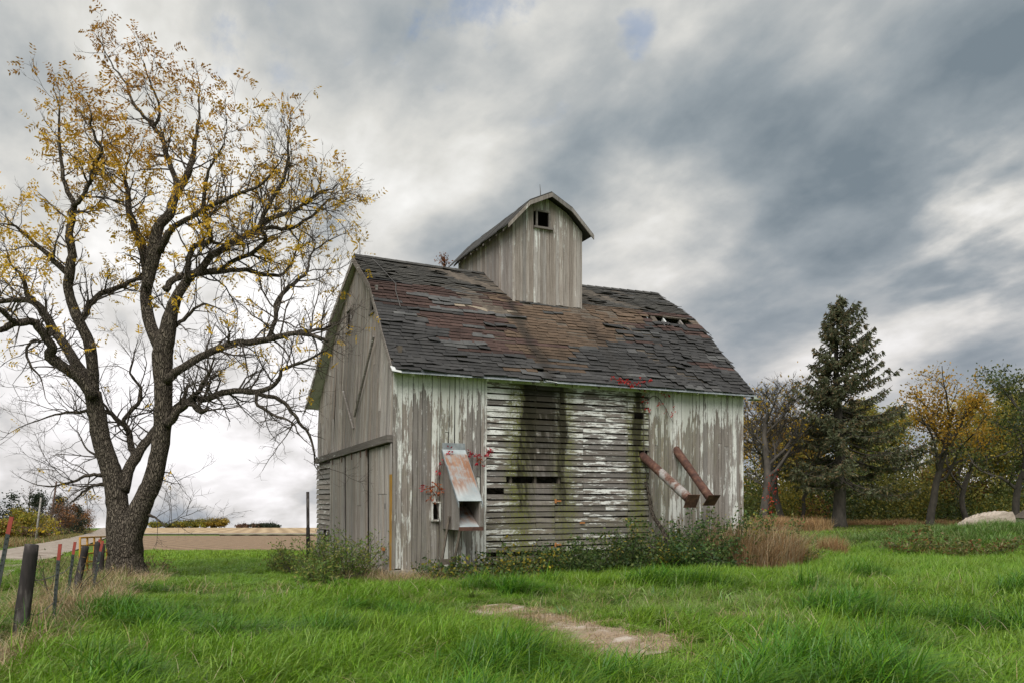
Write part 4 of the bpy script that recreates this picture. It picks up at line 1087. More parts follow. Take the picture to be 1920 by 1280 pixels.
for kw in [
    dict(label='bare grey tree with red creeper on its trunk beside the barn corner', **tree_at(1432, 46, 700), tr=.40, seed=21, leafc=YEL, nleaf=350, fork=.3, kids=8, levels=4, lean_=(-.05, 0)),
    dict(label='second bare tree to the right of the barn, left of the spruce', **tree_at(1468, 50, 690), tr=.34, seed=22, leafc=YEL, nleaf=900, fork=.28, kids=8, levels=4, lean_=(.04, 0)),
    dict(label='thin bare tree between the two larger bare trees by the barn', **tree_at(1450, 56, 725), tr=.22, seed=36, leafc=YEL, nleaf=900, fork=.25, kids=8, levels=4),
    dict(label='thin bare tree close against the left side of the spruce', **tree_at(1502, 54, 730), tr=.2, seed=37, leafc=YEL, nleaf=700, fork=.25, kids=8, levels=4),
    dict(label='yellow-green tree between the golden walnut and the leaning tree', **tree_at(1790, 60, 760), tr=.2, seed=38, leafc=GOLD + GRN[1:], nleaf=6500, lsize=.22, fork=.25, kids=9),
    dict(label='tall golden-leaved walnut standing right of the spruce', **tree_at(1742, 50, 690), tr=.38, seed=24, leafc=YEL, nleaf=5200, fork=.42, kids=11, spread=.75, lean_=(-.04, 0)),
    dict(label='leaning dark-trunked tree with olive leaves right of the golden walnut', **tree_at(1812, 53, 725), tr=.30, seed=25, leafc=GRN[1:] + GOLD, nleaf=5200, fork=.4, kids=9, spread=.7, lean_=(-.12, 0)),
    dict(label='green and bare-limbed tree at the right edge of the photo', **tree_at(1905, 45, 672), tr=.32, seed=26, leafc=DGR + GRN, nleaf=4500, fork=.35, kids=9, spread=.8, lean_=(-.08, 0)),
    dict(label='slim tree with thin golden crown behind the bare trees by the barn', **tree_at(1412, 62, 745), tr=.18, seed=27, leafc=YEL, nleaf=4500, lsize=.25, fork=.3, kids=8),
    dict(label='small golden tree behind and just left of the spruce trunk', **tree_at(1500, 64, 770), tr=.18, seed=28, leafc=YEL + GOLD, nleaf=5400, lsize=.25, fork=.3, kids=8),
    dict(label='dark green tree seen low behind the spruce trunk', **tree_at(1545, 66, 800), tr=.2, seed=29, leafc=DGR, nleaf=6300, lsize=.25, fork=.25, kids=8),
    dict(label='olive tree behind the right side of the spruce', **tree_at(1640, 66, 760), tr=.2, seed=30, leafc=GRN + GOLD, nleaf=6900, lsize=.25, fork=.25, kids=8),
    dict(label='golden tree far behind the tall golden walnut', **tree_at(1700, 70, 745), tr=.2, seed=31, leafc=GOLD + GRN[1:], nleaf=6900, lsize=.25, fork=.25, kids=8),
    dict(label='broad green tree between the leaning tree and the right edge', **tree_at(1862, 66, 745), tr=.22, seed=33, leafc=GRN + DGR, nleaf=8250, lsize=.25, fork=.25, kids=9),
    dict(label='olive tree just beyond the slab mound at the far right', **tree_at(1945, 60, 710), tr=.25, seed=34, leafc=GRN, nleaf=8250, lsize=.25, fork=.25, kids=9),
    dict(label='rust-brown tree low in the wood right of the golden walnut', **tree_at(1775, 62, 850), tr=.14, seed=35, leafc=RUS, nleaf=4800, lsize=.25, fork=.2, kids=8),
]:
    broadleaf('broadleaf_tree', group=WG, **kw)

# undergrowth that fills the foot of the wood
ru = np.random.default_rng(40)
Pn, Cn = [], []
pal = np.array(GRN + DGR[1:] + GOLD + RUS[:1] + GRN + GRN[1:])
for _ in range(260):
    px = ru.uniform(1385, 1960); D = ru.uniform(54, 80); x = (px - 960) / F_PX * D
    hh = ru.choice([ru.uniform(.6, 2.4), ru.uniform(2.5, 6.0)], p=[.6, .4]) * (.6 if px > 1800 and D < 60 else 1); k = int(170 * hh)
    c = pal[ru.integers(len(pal))]
    q = ru.normal(size=(k, 3)) * (.75, .75, hh * .38) + (x, D, gz(x, D) + hh * .5); q[:, 2] = np.maximum(q[:, 2], gz(x, D))
    Pn.append(q); Cn.append(c * ru.uniform(.6, 1.3, (k, 1)))
Pn, Cn = np.concatenate(Pn), np.concatenate(Cn)
Vv, Qq, Cc = leaf_cards(Pn, ru.uniform(.12, .26, len(Pn)), Cn, ru, .6, .2)
stuff('undergrowth', mkmesh('undergrowth', Vv, Qq, col=Cc), M['leaf'], 'dense mixed undergrowth filling the foot of the wood on the right', 'undergrowth')

# ---- spruce
SD = 47.0
sx = (1572 - 960) / F_PX * SD; sz = gz(sx, SD)
SH_ = EYE + (HOR - 560) * SD / F_PX - sz
spruce = thing('spruce_tree', 'tall dark spruce with bare lower trunk on the mown lawn', 'tree', (sx, SD, sz))
rs = np.random.default_rng(5)
tr_ = Bag(); brs = Bag(); NP, ND, NC = [], [], []
zs = np.linspace(-.1, SH_, 24)
rad = np.interp(zs / SH_, [-.01, .02, .06, .3, .7, 1], [.62, .46, .36, .30, .15, .02])
tp = np.stack([.12 * np.sin(zs * .5), .05 * np.sin(zs * .8), zs], -1); tp[:, :2] -= tp[0, :2]
tr_.add(*tube(tp, rad, 14))
z = 2.9
while z < SH_ - .15:
    f = z / SH_
    Rm = np.interp(f, [.15, .25, .36, .5, .7, .88, .97, 1], [2.9, 3.7, 3.7, 3.0, 1.95, 1.0, .28, .06])
    for k in range(rs.integers(5, 8)):
        az = rs.uniform(0, 2 * math.pi)
        side = 1 + .22 * math.cos(az) + rs.normal(0, .18)
        ln_ = Rm * np.clip(side, .45, 1.45)
        if f < .3 and rs.random() < .25: ln_ *= .5
        dirv = np.array([math.cos(az), math.sin(az), 0.])
        n = 8; q = np.linspace(0, 1, n)
        rise = np.interp(f, [.15, .5, .8, 1], [-.42, -.16, .22, .9])
        zc = ln_ * (rise * q + .22 * q ** 2.2) - .10 * ln_ * np.sin(q * math.pi)
        base = np.array([np.interp(z, zs, tp[:, 0]), np.interp(z, zs, tp[:, 1]), z])
        pts = base + dirv * (ln_ * q)[:, None] + np.array([0, 0, 1.]) * zc[:, None] + rs.normal(0, .03, (n, 3)) * q[:, None]
        brs.add(*tube(pts, np.linspace(.05 * (1.2 - f), .008, n), 4, cap=False))
        m = int(ln_ * 12) + 4
        s_ = rs.uniform(.16 if f > .4 else .34, 1.0, m)
        bp = np.stack([np.interp(s_, q, pts[:, i]) for i in range(3)], -1)
        lat = np.cross(dirv, [0, 0, 1.])
        sp = rs.choice([-1, 1], m) * rs.uniform(.15, 1, m) * (.42 * (1 - s_) + .10) * ln_ ** .6
        tip = bp + lat * sp[:, None] + dirv * (rs.uniform(.05, .35, m) * .5)[:, None] - np.array([0, 0, 1.]) * (rs.uniform(.02, .26, m) + .1 * np.abs(sp))[:, None]
        # each spray: several needle tufts from bp to tip
        for g in np.linspace(.15, 1, 6):
            NP.append(bp + (tip - bp) * g); ND.append(tip - bp); NC.append(np.full(m, .75 + .25 * g) * (1 + .25 * rs.normal(size=m)))
    z += rs.uniform(.20, .34) * (1.2 - .4 * f)
q_ = rs.uniform(SH_ - 1.3, SH_ + .15, 160)
NP.append(np.stack([rs.normal(0, .07, 160) + np.interp(q_, zs, tp[:, 0]), rs.normal(0, .07, 160) + np.interp(q_, zs, tp[:, 1]), q_], -1)); ND.append(np.tile((0, 0, 1.), (160, 1)) + rs.normal(0, .3, (160, 3))); NC.append(np.ones(160))
NP, ND, NC = np.concatenate(NP), np.concatenate(ND), np.concatenate(NC)
n = len(NP); ND /= np.linalg.norm(ND, axis=1, keepdims=True) + 1e-9
a = ND + rs.normal(0, .55, (n, 3)); a /= np.linalg.norm(a, axis=1, keepdims=True)
b = np.cross(a, rs.normal(size=(n, 3))); b /= np.linalg.norm(b, axis=1, keepdims=True)
s_ = rs.uniform(.14, .26, n)[:, None]
Vv = np.stack([NP - a * s_ * .3, NP + b * s_ * .20, NP + a * s_ * .8, NP - b * s_ * .20], 1).reshape(-1, 3)
brown_ = rs.random(n) < .22
cc = np.where(brown_[:, None], np.array((0.23, 0.165, 0.085)), np.array((0.135, 0.150, 0.080))) * np.clip(NC, .4, 1.5)[:, None]
obj('trunk', tr_.mesh('trunk', True), M['far_bark'], spruce)
obj('boughs', brs.mesh('boughs', True), M['far_bark'], spruce)
obj('crown', mkmesh('crown', Vv, np.arange(n * 4).reshape(-1, 4), col=np.repeat(cc, 4, 0)), M['leaf'], spruce)
print('spruce needles', n)
# ------------------------------------------------------------------ grass
def blades(n, radius, h0, h1, wid, bend, wind, cols, rng, segs=3, flat=0.0):
    a = rng.uniform(0, 2 * math.pi, n); r = radius * np.sqrt(rng.random(n))
    B = np.stack([r * np.cos(a), r * np.sin(a), np.zeros(n)], -1)
    h = rng.uniform(h0, h1, n)
    dd = rng.normal(size=(n, 2)) * .8 + np.array(wind); dl = np.linalg.norm(dd, axis=1, keepdims=True); dd /= dl
    bd = bend * rng.uniform(.5, 1.4, n) * np.clip(dl[:, 0], .4, 1.5)
    side = np.stack([-dd[:, 1], dd[:, 0]], -1) + rng.normal(0, .5, (n, 2)); side /= np.linalg.norm(side, axis=1, keepdims=True)
    ts = np.linspace(0, 1, segs + 1); Vs = []
    for t_ in ts[:-1]:
        c = B.copy(); c[:, :2] += dd * (h * bd * t_ ** 1.8)[:, None]; c[:, 2] += h * (t_ - .42 * np.clip(bd, 0, 1.6) * t_ ** 2.2)
        w_ = wid * rng.uniform(.7, 1.3, n) * (1 - .55 * t_)
        s3 = np.concatenate([side * w_[:, None] * .5, np.zeros((n, 1))], 1)
        Vs += [c - s3, c + s3]
    c = B.copy(); c[:, :2] += dd * (h * bd)[:, None]; c[:, 2] += h * (1 - .42 * np.clip(bd, 0, 1.6))
    Vs.append(c)
    k = 2 * segs + 1
    Vv = np.stack(Vs, 1).reshape(-1, 3); o = np.arange(n) * k
    Q = np.concatenate([np.stack([o + 2 * i, o + 2 * i + 1, o + 2 * i + 3, o + 2 * i + 2], -1) for i in range(segs - 1)])
    T = np.stack([o + 2 * segs - 2, o + 2 * segs - 1, o + 2 * segs], -1)
    cols = np.array(cols); cc = cols[rng.integers(len(cols), size=n)] * rng.uniform(.75, 1.25, (n, 1))
    return Vv, Q, T, np.repeat(cc, k, 0)
GREEN = [(0.16, 0.30, 0.014), (0.20, 0.35, 0.02), (0.125, 0.25, 0.014), (0.24, 0.36, 0.045), (0.16, 0.28, 0.03)]
PALE = [(0.20, 0.31, 0.07), (0.24, 0.34, 0.09), (0.17, 0.27, 0.05), (0.30, 0.32, 0.13)]
BRW = [(0.09, 0.17, 0.05), (0.13, 0.20, 0.06)]
DEEP = [(0.075, 0.20, 0.014), (0.10, 0.24, 0.02), (0.06, 0.16, 0.015)]
LAWN = [(0.22, 0.36, 0.03), (0.26, 0.39, 0.04), (0.19, 0.30, 0.035)]
OLIVE = [(0.15, 0.20, 0.05), (0.20, 0.21, 0.07), (0.11, 0.16, 0.035), (0.28, 0.24, 0.11)]
STRAW = [(0.42, 0.31, 0.17), (0.52, 0.40, 0.25), (0.33, 0.23, 0.12), (0.46, 0.38, 0.26)]
RUSTY = [(0.34, 0.20, 0.09), (0.42, 0.27, 0.13), (0.26, 0.15, 0.07), (0.46, 0.33, 0.19)]
def patch(nv, mat, seed, *a, **k):
    out = []
    for i in range(nv):
        Vv, Q, T, C = blades(*a, rng=np.random.default_rng(seed + i), **k)
        me = mkmesh('blades', Vv, Q, T, C); me.materials.append(M[mat]); out.append(bpy.data.objects.new('blades', me))
    return out
def scatter(name, label, cat, X, Y, scl, srcs, rng, rot=.6, lift=0.0):
    n = len(X)
    me = bpy.data.meshes.new(name); me.vertices.add(n)
    me.vertices.foreach_set('co', np.stack([X, Y, ground(X, Y) + lift], -1).astype(np.float32).ravel())
    at = me.attributes.new('rot', 'FLOAT_VECTOR', 'POINT')
    at.data.foreach_set('vector', np.stack([rng.normal(0, .06, n), rng.normal(0, .06, n), rng.uniform(-rot, rot, n)], -1).astype(np.float32).ravel())
    at = me.attributes.new('scl', 'FLOAT_VECTOR', 'POINT')
    at.data.foreach_set('vector', np.stack([.6 + .4 * scl, .6 + .4 * scl, scl], -1).astype(np.float32).ravel())
    at = me.attributes.new('idx', 'INT', 'POINT'); at.data.foreach_set('value', rng.integers(len(srcs), size=n).astype(np.int32))
    o = obj(name, me); o['kind'] = 'stuff'; tag(o, label, cat)
    ng = bpy.data.node_groups.new(name, 'GeometryNodeTree')
    ng.interface.new_socket('Geometry', in_out='INPUT', socket_type='NodeSocketGeometry')
    ng.interface.new_socket('Geometry', in_out='OUTPUT', socket_type='NodeSocketGeometry')
    N = ng.nodes.new; Lk = ng.links.new
    gi, go, ip, jn = N('NodeGroupInput'), N('NodeGroupOutput'), N('GeometryNodeInstanceOnPoints'), N('GeometryNodeJoinGeometry')
    for s_ in srcs:
        oi = N('GeometryNodeObjectInfo'); oi.inputs['Object'].default_value = s_; oi.inputs['As Instance'].default_value = True
        Lk(oi.outputs['Geometry'], jn.inputs[0])
    def na(nm, ty):
        q = N('GeometryNodeInputNamedAttribute'); q.data_type = ty; q.inputs['Name'].default_value = nm; return q.outputs['Attribute']
    Lk(gi.outputs[0], ip.inputs['Points']); Lk(jn.outputs[0], ip.inputs['Instance'])
    ip.inputs['Pick Instance'].default_value = True
    Lk(na('idx', 'INT'), ip.inputs['Instance Index']); Lk(na('rot', 'FLOAT_VECTOR'), ip.inputs['Rotation']); Lk(na('scl', 'FLOAT_VECTOR'), ip.inputs['Scale'])
    Lk(ip.outputs[0], go.inputs[0])
    md = o.modifiers.new('scatter', 'NODES'); md.node_group = ng
    return o
def barn_uv(x, y):
    dx_, dy_ = x - BX, y - BY; c, s = math.cos(YAW), math.sin(YAW)
    return dx_ * c + dy_ * s, -dx_ * s + dy_ * c
def wedge(D0, D1, dens_, k0, k1, rng):
    """random points between two distances, k = x / distance"""
    A = .5 * (k1 - k0) * (D1 ** 2 - D0 ** 2); n = int(A * dens_)
    D = np.sqrt(rng.uniform(D0 ** 2, D1 ** 2, n)); return rng.uniform(k0, k1, n) * D, D
def lumps(x, y):
    return .5 * np.sin(x * 1.9 + .7 * y) * np.sin(y * 1.6 - .4 * x) + .35 * np.sin(3.7 * x + 1.1) * np.sin(3.1 * y) + .3 * np.sin(x * .7 + 2) * np.sin(.8 * y)
def keep_out(x, y, rng, soft=.13):
    u, v = barn_uv(x, y)
    ok = ~((u > -.12) & (u < L + .1) & (v > -.12) & (v < W + .1))
    ok &= path_dist(x, y) + rng.normal(0, soft, len(x)) > 0.0
    ok &= np.hypot(x - wx, y - wy) > .5
    return ok
def fence_dist(x, y):
    # the fence line runs from the near left corner to the walnut
    a, b = np.array([-5.2, 7.0]), np.array([wx + .3, wy - .6]); ab = b - a
    tt = np.clip(((x - a[0]) * ab[0] + (y - a[1]) * ab[1]) / (ab @ ab), 0, 1)
    return np.hypot(x - a[0] - tt * ab[0], y - a[1] - tt * ab[1])
rg = np.random.default_rng(77)
near_src = patch(7, 'grass', 100, 105, .26, .10, .39, .0115, 1.0, (.75, .1), GREEN)
X, Y = wedge(5.0, 16.5, 15, -.95, .95, rg)
k = keep_out(X, Y, rg) & (fence_dist(X, Y) + rg.normal(0, .2, len(X)) > .55); X, Y = X[k], Y[k]
pd = path_dist(X, Y)
hs = .92 + .55 * lumps(X, Y) + rg.normal(0, .12, len(X))
short = np.exp(-(((X - 2.0) / 3.4) ** 2 + ((Y - 13.2) / 2.1) ** 2))
hs *= (1 - .62 * short) * (.40 + .60 * sm(pd, 0, .8))
bw = np.exp(-((barn_uv(X, Y)[1] + .8) / 1.0) ** 2); hs *= 1 - .45 * bw
hs *= 1 - .45 * sm(-X, 2.5, 5.0) * sm(Y, 10.5, 14.0)
hs = np.clip(hs, .26, 1.5)
pale = (short + rg.normal(0, .2, len(X)) > .52)
deep = (~pale) & (lumps(X * .8 + 3, Y * .9) + rg.normal(0, .12, len(X)) > .42)
norm = ~(pale | deep)
scatter('meadow_grass', 'long green windblown grass in the foreground meadow', 'grass', X[norm], Y[norm], hs[norm], near_src, rg)
scatter('worn_grass', 'short pale green grass between the bare path and the barn', 'grass', X[pale], Y[pale], hs[pale], patch(4, 'grass', 120, 100, .26, .16, .5, .0105, 1.0, (.6, .1), PALE + GREEN[:2]), rg, 1.5)
scatter('tussock_grass', 'tall deep green tussocks standing out of the foreground meadow', 'grass', X[deep], Y[deep], np.clip(hs[deep] * 1.12, .5, 1.35), patch(4, 'grass', 140, 110, .22, .22, .60, .0135, 1.05, (.8, .1), DEEP + GREEN[:1]), rg)
k = rg.random(len(X)) < .035
scatter('meadow_weeds', 'low broad-leaved weeds dotted through the foreground meadow', 'weeds', X[k], Y[k], rg.uniform(.5, 1.0, int(k.sum())), patch(3, 'grass', 170, 26, .16, .14, .34, .03, 1.0, (.2, 0), PALE + BRW), rg, 3)
# stray dead stems and fallen leaves among the green
k = rg.random(len(X)) < .22
scatter('stray_straw', 'single dead stems scattered through the green meadow', 'dry grass', X[k], Y[k], rg.uniform(.6, 1.1, int(k.sum())), patch(3, 'dry', 160, 7, .22, .2, .5, .008, .8, (.5, .1), STRAW), rg, 3)
mid_src = patch(5, 'grass', 200, 130, .40, .16, .40, .014, .7, (.75, .1), GREEN + LAWN[:1])
X, Y = wedge(16.0, 27, 7, -.85, .9, rg)
k = keep_out(X, Y, rg); X, Y = X[k], Y[k]
hs = np.clip(.85 + .35 * lumps(X, Y), .4, 1.4) * np.where(X < 0, .50, 1.0)
scatter('middle_grass', 'green grass around the foot of the barn and fence', 'grass', X, Y, hs, mid_src, rg)
far_src = patch(4, 'grass', 300, 190, .95, .08, .17, .028, .5, (.4, .1), LAWN, segs=2)
X, Y = wedge(26, 62, 1.7, -.75, -.02, rg)
k = keep_out(X, Y, rg) & (np.abs(X - road_x(Y)) > 3.4) & (Y < 56.5); X, Y = X[k], Y[k]
scatter('back_meadow_grass', 'short bright green grass before the ploughed field', 'grass', X, Y, rg.uniform(.7, 1.2, len(X)), far_src, rg, 3)
lawn_src = patch(4, 'grass', 320, 190, .95, .05, .12, .026, .5, (.4, .1), LAWN + OLIVE, segs=2)
X, Y = wedge(26, 58, 1.7, .2, .85, rg)
k = keep_out(X, Y, rg); X, Y = X[k], Y[k]
scatter('lawn_grass', 'mown lawn grass around the spruce', 'grass', X, Y, rg.uniform(.7, 1.2, len(X)), lawn_src, rg, 3)
# sparse thin tufts on and beside the bare path
thin = patch(3, 'grass', 340, 22, .16, .05, .18, .008, .8, (.7, .1), PALE + GREEN + STRAW)
X, Y = wedge(8.5, 13, 12, -.05, .32, rg)
k = (path_dist(X, Y) + rg.normal(0, .15, len(X)) > -.22) & (path_dist(X, Y) < .5); X, Y = X[k], Y[k]
scatter('path_edge_grass', 'thin low grass along the edge of the bare path', 'grass', X, Y, rg.uniform(.6, 1.2, len(X)), thin, rg, 3)
# straw coloured dead grass: fence line, foot of barn, bare spots
straw_src = patch(4, 'dry', 400, 60, .22, .18, .52, .008, 1.0, (.5, -.2), STRAW + STRAW + OLIVE[:1])
X, Y = wedge(6.0, 19.0, 11, -.8, -.28, rg)
k = (fence_dist(X, Y) + rg.normal(0, .18, len(X)) < .62) & keep_out(X, Y, rg); X, Y = X[k], Y[k]
scatter('fence_line_straw', 'pale dead grass along the fence line', 'dry grass', X, Y, rg.uniform(.5, 1.15, len(X)), straw_src, rg, 3)
bu, bv = rg.uniform(-.4, 3.4, 150), -np.abs(rg.normal(.35, .4, 150)) - .15
c_, s_ = math.cos(YAW), math.sin(YAW)
X, Y = BX + bu * c_ - bv * s_, BY + bu * s_ + bv * c_
gu, gv = -np.abs(rg.normal(.35, .35, 90)) - .12, rg.uniform(-.3, 8.3, 90)
X, Y = np.concatenate([X, BX + gu * c_ - gv * s_]), np.concatenate([Y, BY + gu * s_ + gv * c_])
scatter('barn_foot_straw', 'dead grass lying along the foot of the barn corner', 'dry grass', X, Y, rg.uniform(.45, .95, len(X)), straw_src, rg, 3)
short_straw = patch(3, 'dry', 430, 60, .25, .04, .12, .008, 1.2, (.5, -.2), STRAW)
X = np.concatenate([rg.normal(2.9, .9, 60), rg.normal(-.3, .6, 30)]); Y = np.concatenate([rg.normal(11.9, .3, 60), rg.normal(15.6, .35, 30)])
X2, Y2 = wedge(8.5, 13, 12, -.05, .32, rg); k = path_dist(X2, Y2) < .25
X, Y = np.concatenate([X, X2[k]]), np.concatenate([Y, Y2[k]])
scatter('trampled_straw', 'short trampled straw on the bare path and worn spots', 'dry grass', X, Y, rg.uniform(.5, 1.2, len(X)), short_straw, rg, 3)
# rough olive weeds left of the fence and on the road banks
weed_src = patch(4, 'dry', 460, 110, .5, .12, .36, .015, .7, (.4, 0), OLIVE + OLIVE + STRAW[:2])
X, Y = wedge(9, 30, 3.0, -.78, -.46, rg)
fl = (X - (-5.2)) * (wy - .6 - 7) - (Y - 7) * (wx + .3 + 5.2)
k = (fl < 0) & (np.abs(X - road_x(Y)) > 3.0) & (rg.random(len(X)) < .75); X, Y = X[k], Y[k]
scatter('roadside_weeds', 'rough olive and straw weeds between fence and road', 'weeds', X, Y, rg.uniform(.5, 1.1, len(X)), weed_src, rg, 3)
bank_src = patch(3, 'dry', 480, 160, 1.6, .2, .8, .06, .6, (.3, 0), OLIVE + RUSTY, segs=2)
Y = rg.uniform(60, 330, 900); X = road_x(Y) - rg.uniform(4.5, 26, 900)
scatter('road_bank_weeds', 'brown and olive weeds on the bank beyond the gravel road', 'weeds', X, Y, rg.uniform(.7, 1.4, 900), bank_src, rg, 3)
# mound weeds and a dry strip at the wood's edge
mound_src = patch(4, 'grass', 500, 110, .42, .22, .60, .022, 1.0, (.3, -.2), [(0.12, 0.23, 0.035), (0.16, 0.27, 0.05), (0.10, 0.18, 0.035), (0.22, 0.25, 0.09)])
X, Y = rg.normal(17.6, 3.0, 620), rg.normal(27.5, 1.9, 620)
k = np.hypot((X - 17.6) / 1.3, (Y - 30.2) / .8) > 1.0; X, Y = X[k], Y[k]
scatter('mound_weeds', 'coarse green weeds over the mound in front of the stone slab', 'weeds', X, Y, rg.uniform(.6, 1.15, len(X)), mound_src, rg, 3)
rus_src = patch(3, 'dry', 520, 110, .55, .35, .9, .02, .5, (.3, 0), RUSTY)
X, Y = rg.uniform(13.2, 16.6, 110), rg.uniform(42.5, 45, 110)
X2, Y2 = rg.uniform(13, 38, 200), rg.uniform(52, 54, 200)
scatter('wood_edge_dry_grass', 'rust brown dry grass strip along the edge of the wood', 'dry grass', np.concatenate([X, X2]), np.concatenate([Y, Y2]), np.concatenate([rg.uniform(.7, 1.2, 110), rg.uniform(.3, .7, 200)]), rus_src, rg, 3)

# ---- single clumps, bushes and weeds
def clump(name, label, cat, px, py, h, rad, n, cols, seed, bend=.5, wid=.012, mat='dry', wind=(.35, 0), group=None):
    x, y = on_ground(px, py); rng = np.random.default_rng(seed)
    o = thing(name, label, cat, (x, y, gz(x, y) - .03), group=group)
    Vv, Q, T, C = blades(n, rad, h * .5, h * 1.1, wid, bend, wind, cols, rng, segs=4)
    obj('dry_stalks' if mat == 'dry' else 'stalks', mkmesh('stalks', Vv, Q, T, C), M[mat], o)
    return o
DG = 'clumps of tall brown grass by the barn'
clump('tall_dry_grass', 'widest clump of tall brown grass, below the barn right corner', 'dry grass', 1412, 1066, 1.35, 1.15, 3800, RUSTY + STRAW, 1, group=DG)
clump('tall_dry_grass', 'brown grass clump just left of the widest one, against the bushes', 'dry grass', 1328, 1064, .95, .7, 1500, RUSTY + OLIVE, 2, group=DG)
clump('tall_dry_grass', 'small lone brown grass tuft out on the lawn, apart from the barn', 'dry grass', 1558, 1044, .78, .42, 900, RUSTY, 3, .45, group=DG)
clump('tall_dry_grass', 'thin brown grass clump just right of the widest one', 'dry grass', 1490, 1056, .7, .6, 900, RUSTY + OLIVE, 4, group=DG)
BG = 'bushes along the front wall'
def bush(label, px, py, h, rad, nst, nleaf, cols, seed, lsize=.075, upright=.6, group=None, name='bramble_bush', cat='bush', ratio=.6, xy=None):
    x, y = on_ground(px, py) if xy is None else xy
    if group == BG: h, rad, nleaf, nst = h * 1.2, rad * 1.15, int(nleaf * 1.5), int(nst * 1.3)
    rng = np.random.default_rng(seed); o = thing(name, label, cat, (x, y, gz(x, y) - .03), group=group)
    bag, Ps = Bag(), []
    for i in range(nst):
        a = rng.uniform(0, 2 * math.pi); r = rad * math.sqrt(rng.random()) * .6
        d_ = nrm_(np.array([math.cos(a), math.sin(a) * .7, upright * 2.0]) * (1, 1, rng.uniform(.6, 1.3)))
        ln_ = h * rng.uniform(.7, 1.3)
        pts, _ = walk(np.array([r * math.cos(a), r * math.sin(a), 0]), d_, ln_, 8, .16, -.10 * (1 - upright), rng)
        pts[:, 2] = np.maximum(pts[:, 2], .02)
        bag.add(*tube(pts, np.linspace(.009, .003, 9), 4, cap=False)); Ps.append(pts[2:])
    Ps = np.concatenate(Ps); P = Ps[rng.integers(len(Ps), size=nleaf)] + rng.normal(0, .07, (nleaf, 3)); P[:, 2] = np.maximum(P[:, 2], .03)
    cl = np.array(cols); cc = cl[rng.integers(len(cl), size=nleaf)] * rng.uniform(.7, 1.3, (nleaf, 1))
    Vv, Qq, Cc = leaf_cards(P, rng.uniform(.7, 1.35, nleaf) * lsize, cc, rng, ratio, .1)
    obj('stems', bag.mesh('stems', True), M['twig'], o); obj('foliage', mkmesh('foliage', Vv, Qq, col=Cc), M['leaf'], o)
    return o
BR = [(0.065, 0.12, 0.03), (0.10, 0.16, 0.04), (0.055, 0.10, 0.035), (0.14, 0.18, 0.05)]
BY_ = BR + [(0.34, 0.29, 0.04)]
bush('low bush under the crib boards, nearest the chute', 950, 1062, .55, .6, 26, 1500, BY_, 61, group=BG, xy=barn_world(2.55, -0.5))
bush('low bush with yellow leaves at the left end of the crib boards', 985, 1058, .75, .5, 22, 1200, BY_ + [(0.45, 0.35, .04)], 62, group=BG, xy=barn_world(3.05, -0.45))
bush('bramble under the rust-orange hinges of the crib door', 1060, 1062, .65, .7, 30, 1900, BR, 63, group=BG, xy=barn_world(4.15, -0.6))
bush('bramble below the middle of the crib boards, right of the crib door', 1125, 1058, .80, .75, 34, 2300, BR, 64, group=BG, xy=barn_world(5.0, -0.6))
bush('tall bramble at the foot of the dead vine stem', 1195, 1054, .95, .7, 34, 2400, BY_, 65, group=BG, xy=barn_world(6.0, -0.6))
bush('tallest bramble, under the spout pipes', 1262, 1050, 1.15, .75, 36, 2600, BR, 66, group=BG, xy=barn_world(6.95, -0.65))
bush('bramble between the spout pipes and the barn right corner', 1335, 1046, 1.05, .7, 32, 2200, BR + OLIVE, 67, group=BG, xy=barn_world(7.95, -0.6))
bush('bushy green weed at the barn right corner', 1405, 1042, 1.25, .65, 34, 2400, BY_ + OLIVE, 68, group=BG, xy=barn_world(9.1, -0.5))
bush('green weed right of the barn corner, behind the brown grass', 1448, 1036, 1.0, .6, 26, 1500, BR + OLIVE, 69, group=BG, xy=barn_world(10.0, -0.2))
bush('green vine bush under the open mouth of the grain chute', 0, 0, .55, .35, 20, 700, BY_, 70, group=BG, xy=barn_world(1.45, -.95))
bush('small green vine bush left of the chute props', 0, 0, .45, .3, 16, 450, BY_, 71, group=BG, xy=barn_world(.85, -.6))
WGp = 'weeds along the gable wall'
GLD = [(0.13, 0.20, 0.04), (0.17, 0.24, 0.05), (0.10, 0.15, 0.035), (0.26, 0.25, 0.06)]
for i, (px, py, h, lb) in enumerate([(556, 1078, .75, 'leafy green weed left of the steel post'), (596, 1080, .8, 'leafy green weed in front of the clapboard corner'), (628, 1084, .95, 'tall feathery weed before the left barn door'), (655, 1086, 1.0, 'tallest feathery weed before the middle barn door'), (610, 1092, .55, 'low weed in front of the feathery weeds'), (530, 1074, .5, 'low weed at the left end of the gable weeds')]):
    bush(lb, px, py, h, .42, 26, 1300, GLD, 80 + i, .085, .85, WGp, 'feathery_weed', 'weed', .28)
bush('dry twiggy weed at the foot of the walnut trunk', 285, 1072, .5, .4, 22, 500, OLIVE + RUSTY, 90, .07, .5, None, 'twiggy_weed', 'weed', .3)
bush('dry leafless weed beside the red-tipped posts', 118, 1130, .9, .3, 12, 160, OLIVE + RUSTY, 91, .06, .8, None, 'twiggy_weed', 'weed', .3)
mb = [(1720, 1040, .7, 'rusty green bush at the left foot of the mound'), (1790, 1046, .7, 'rusty green bush in front of the stone slab'), (1850, 1042, .6, 'green bush at the right foot of the mound'), (1700, 1012, .5, 'low bush on the left shoulder of the mound'), (1905, 990, .8, 'bush right of the stone slab')]
for i, (px, py, h, lb) in enumerate(mb):
    bush(lb, px, py, h, .8, 30, 1500, GRN + OLIVE + RUS[:1], 100 + i, .11, .5, 'bushes on the slab mound', 'mound_bush', 'bush', .4)

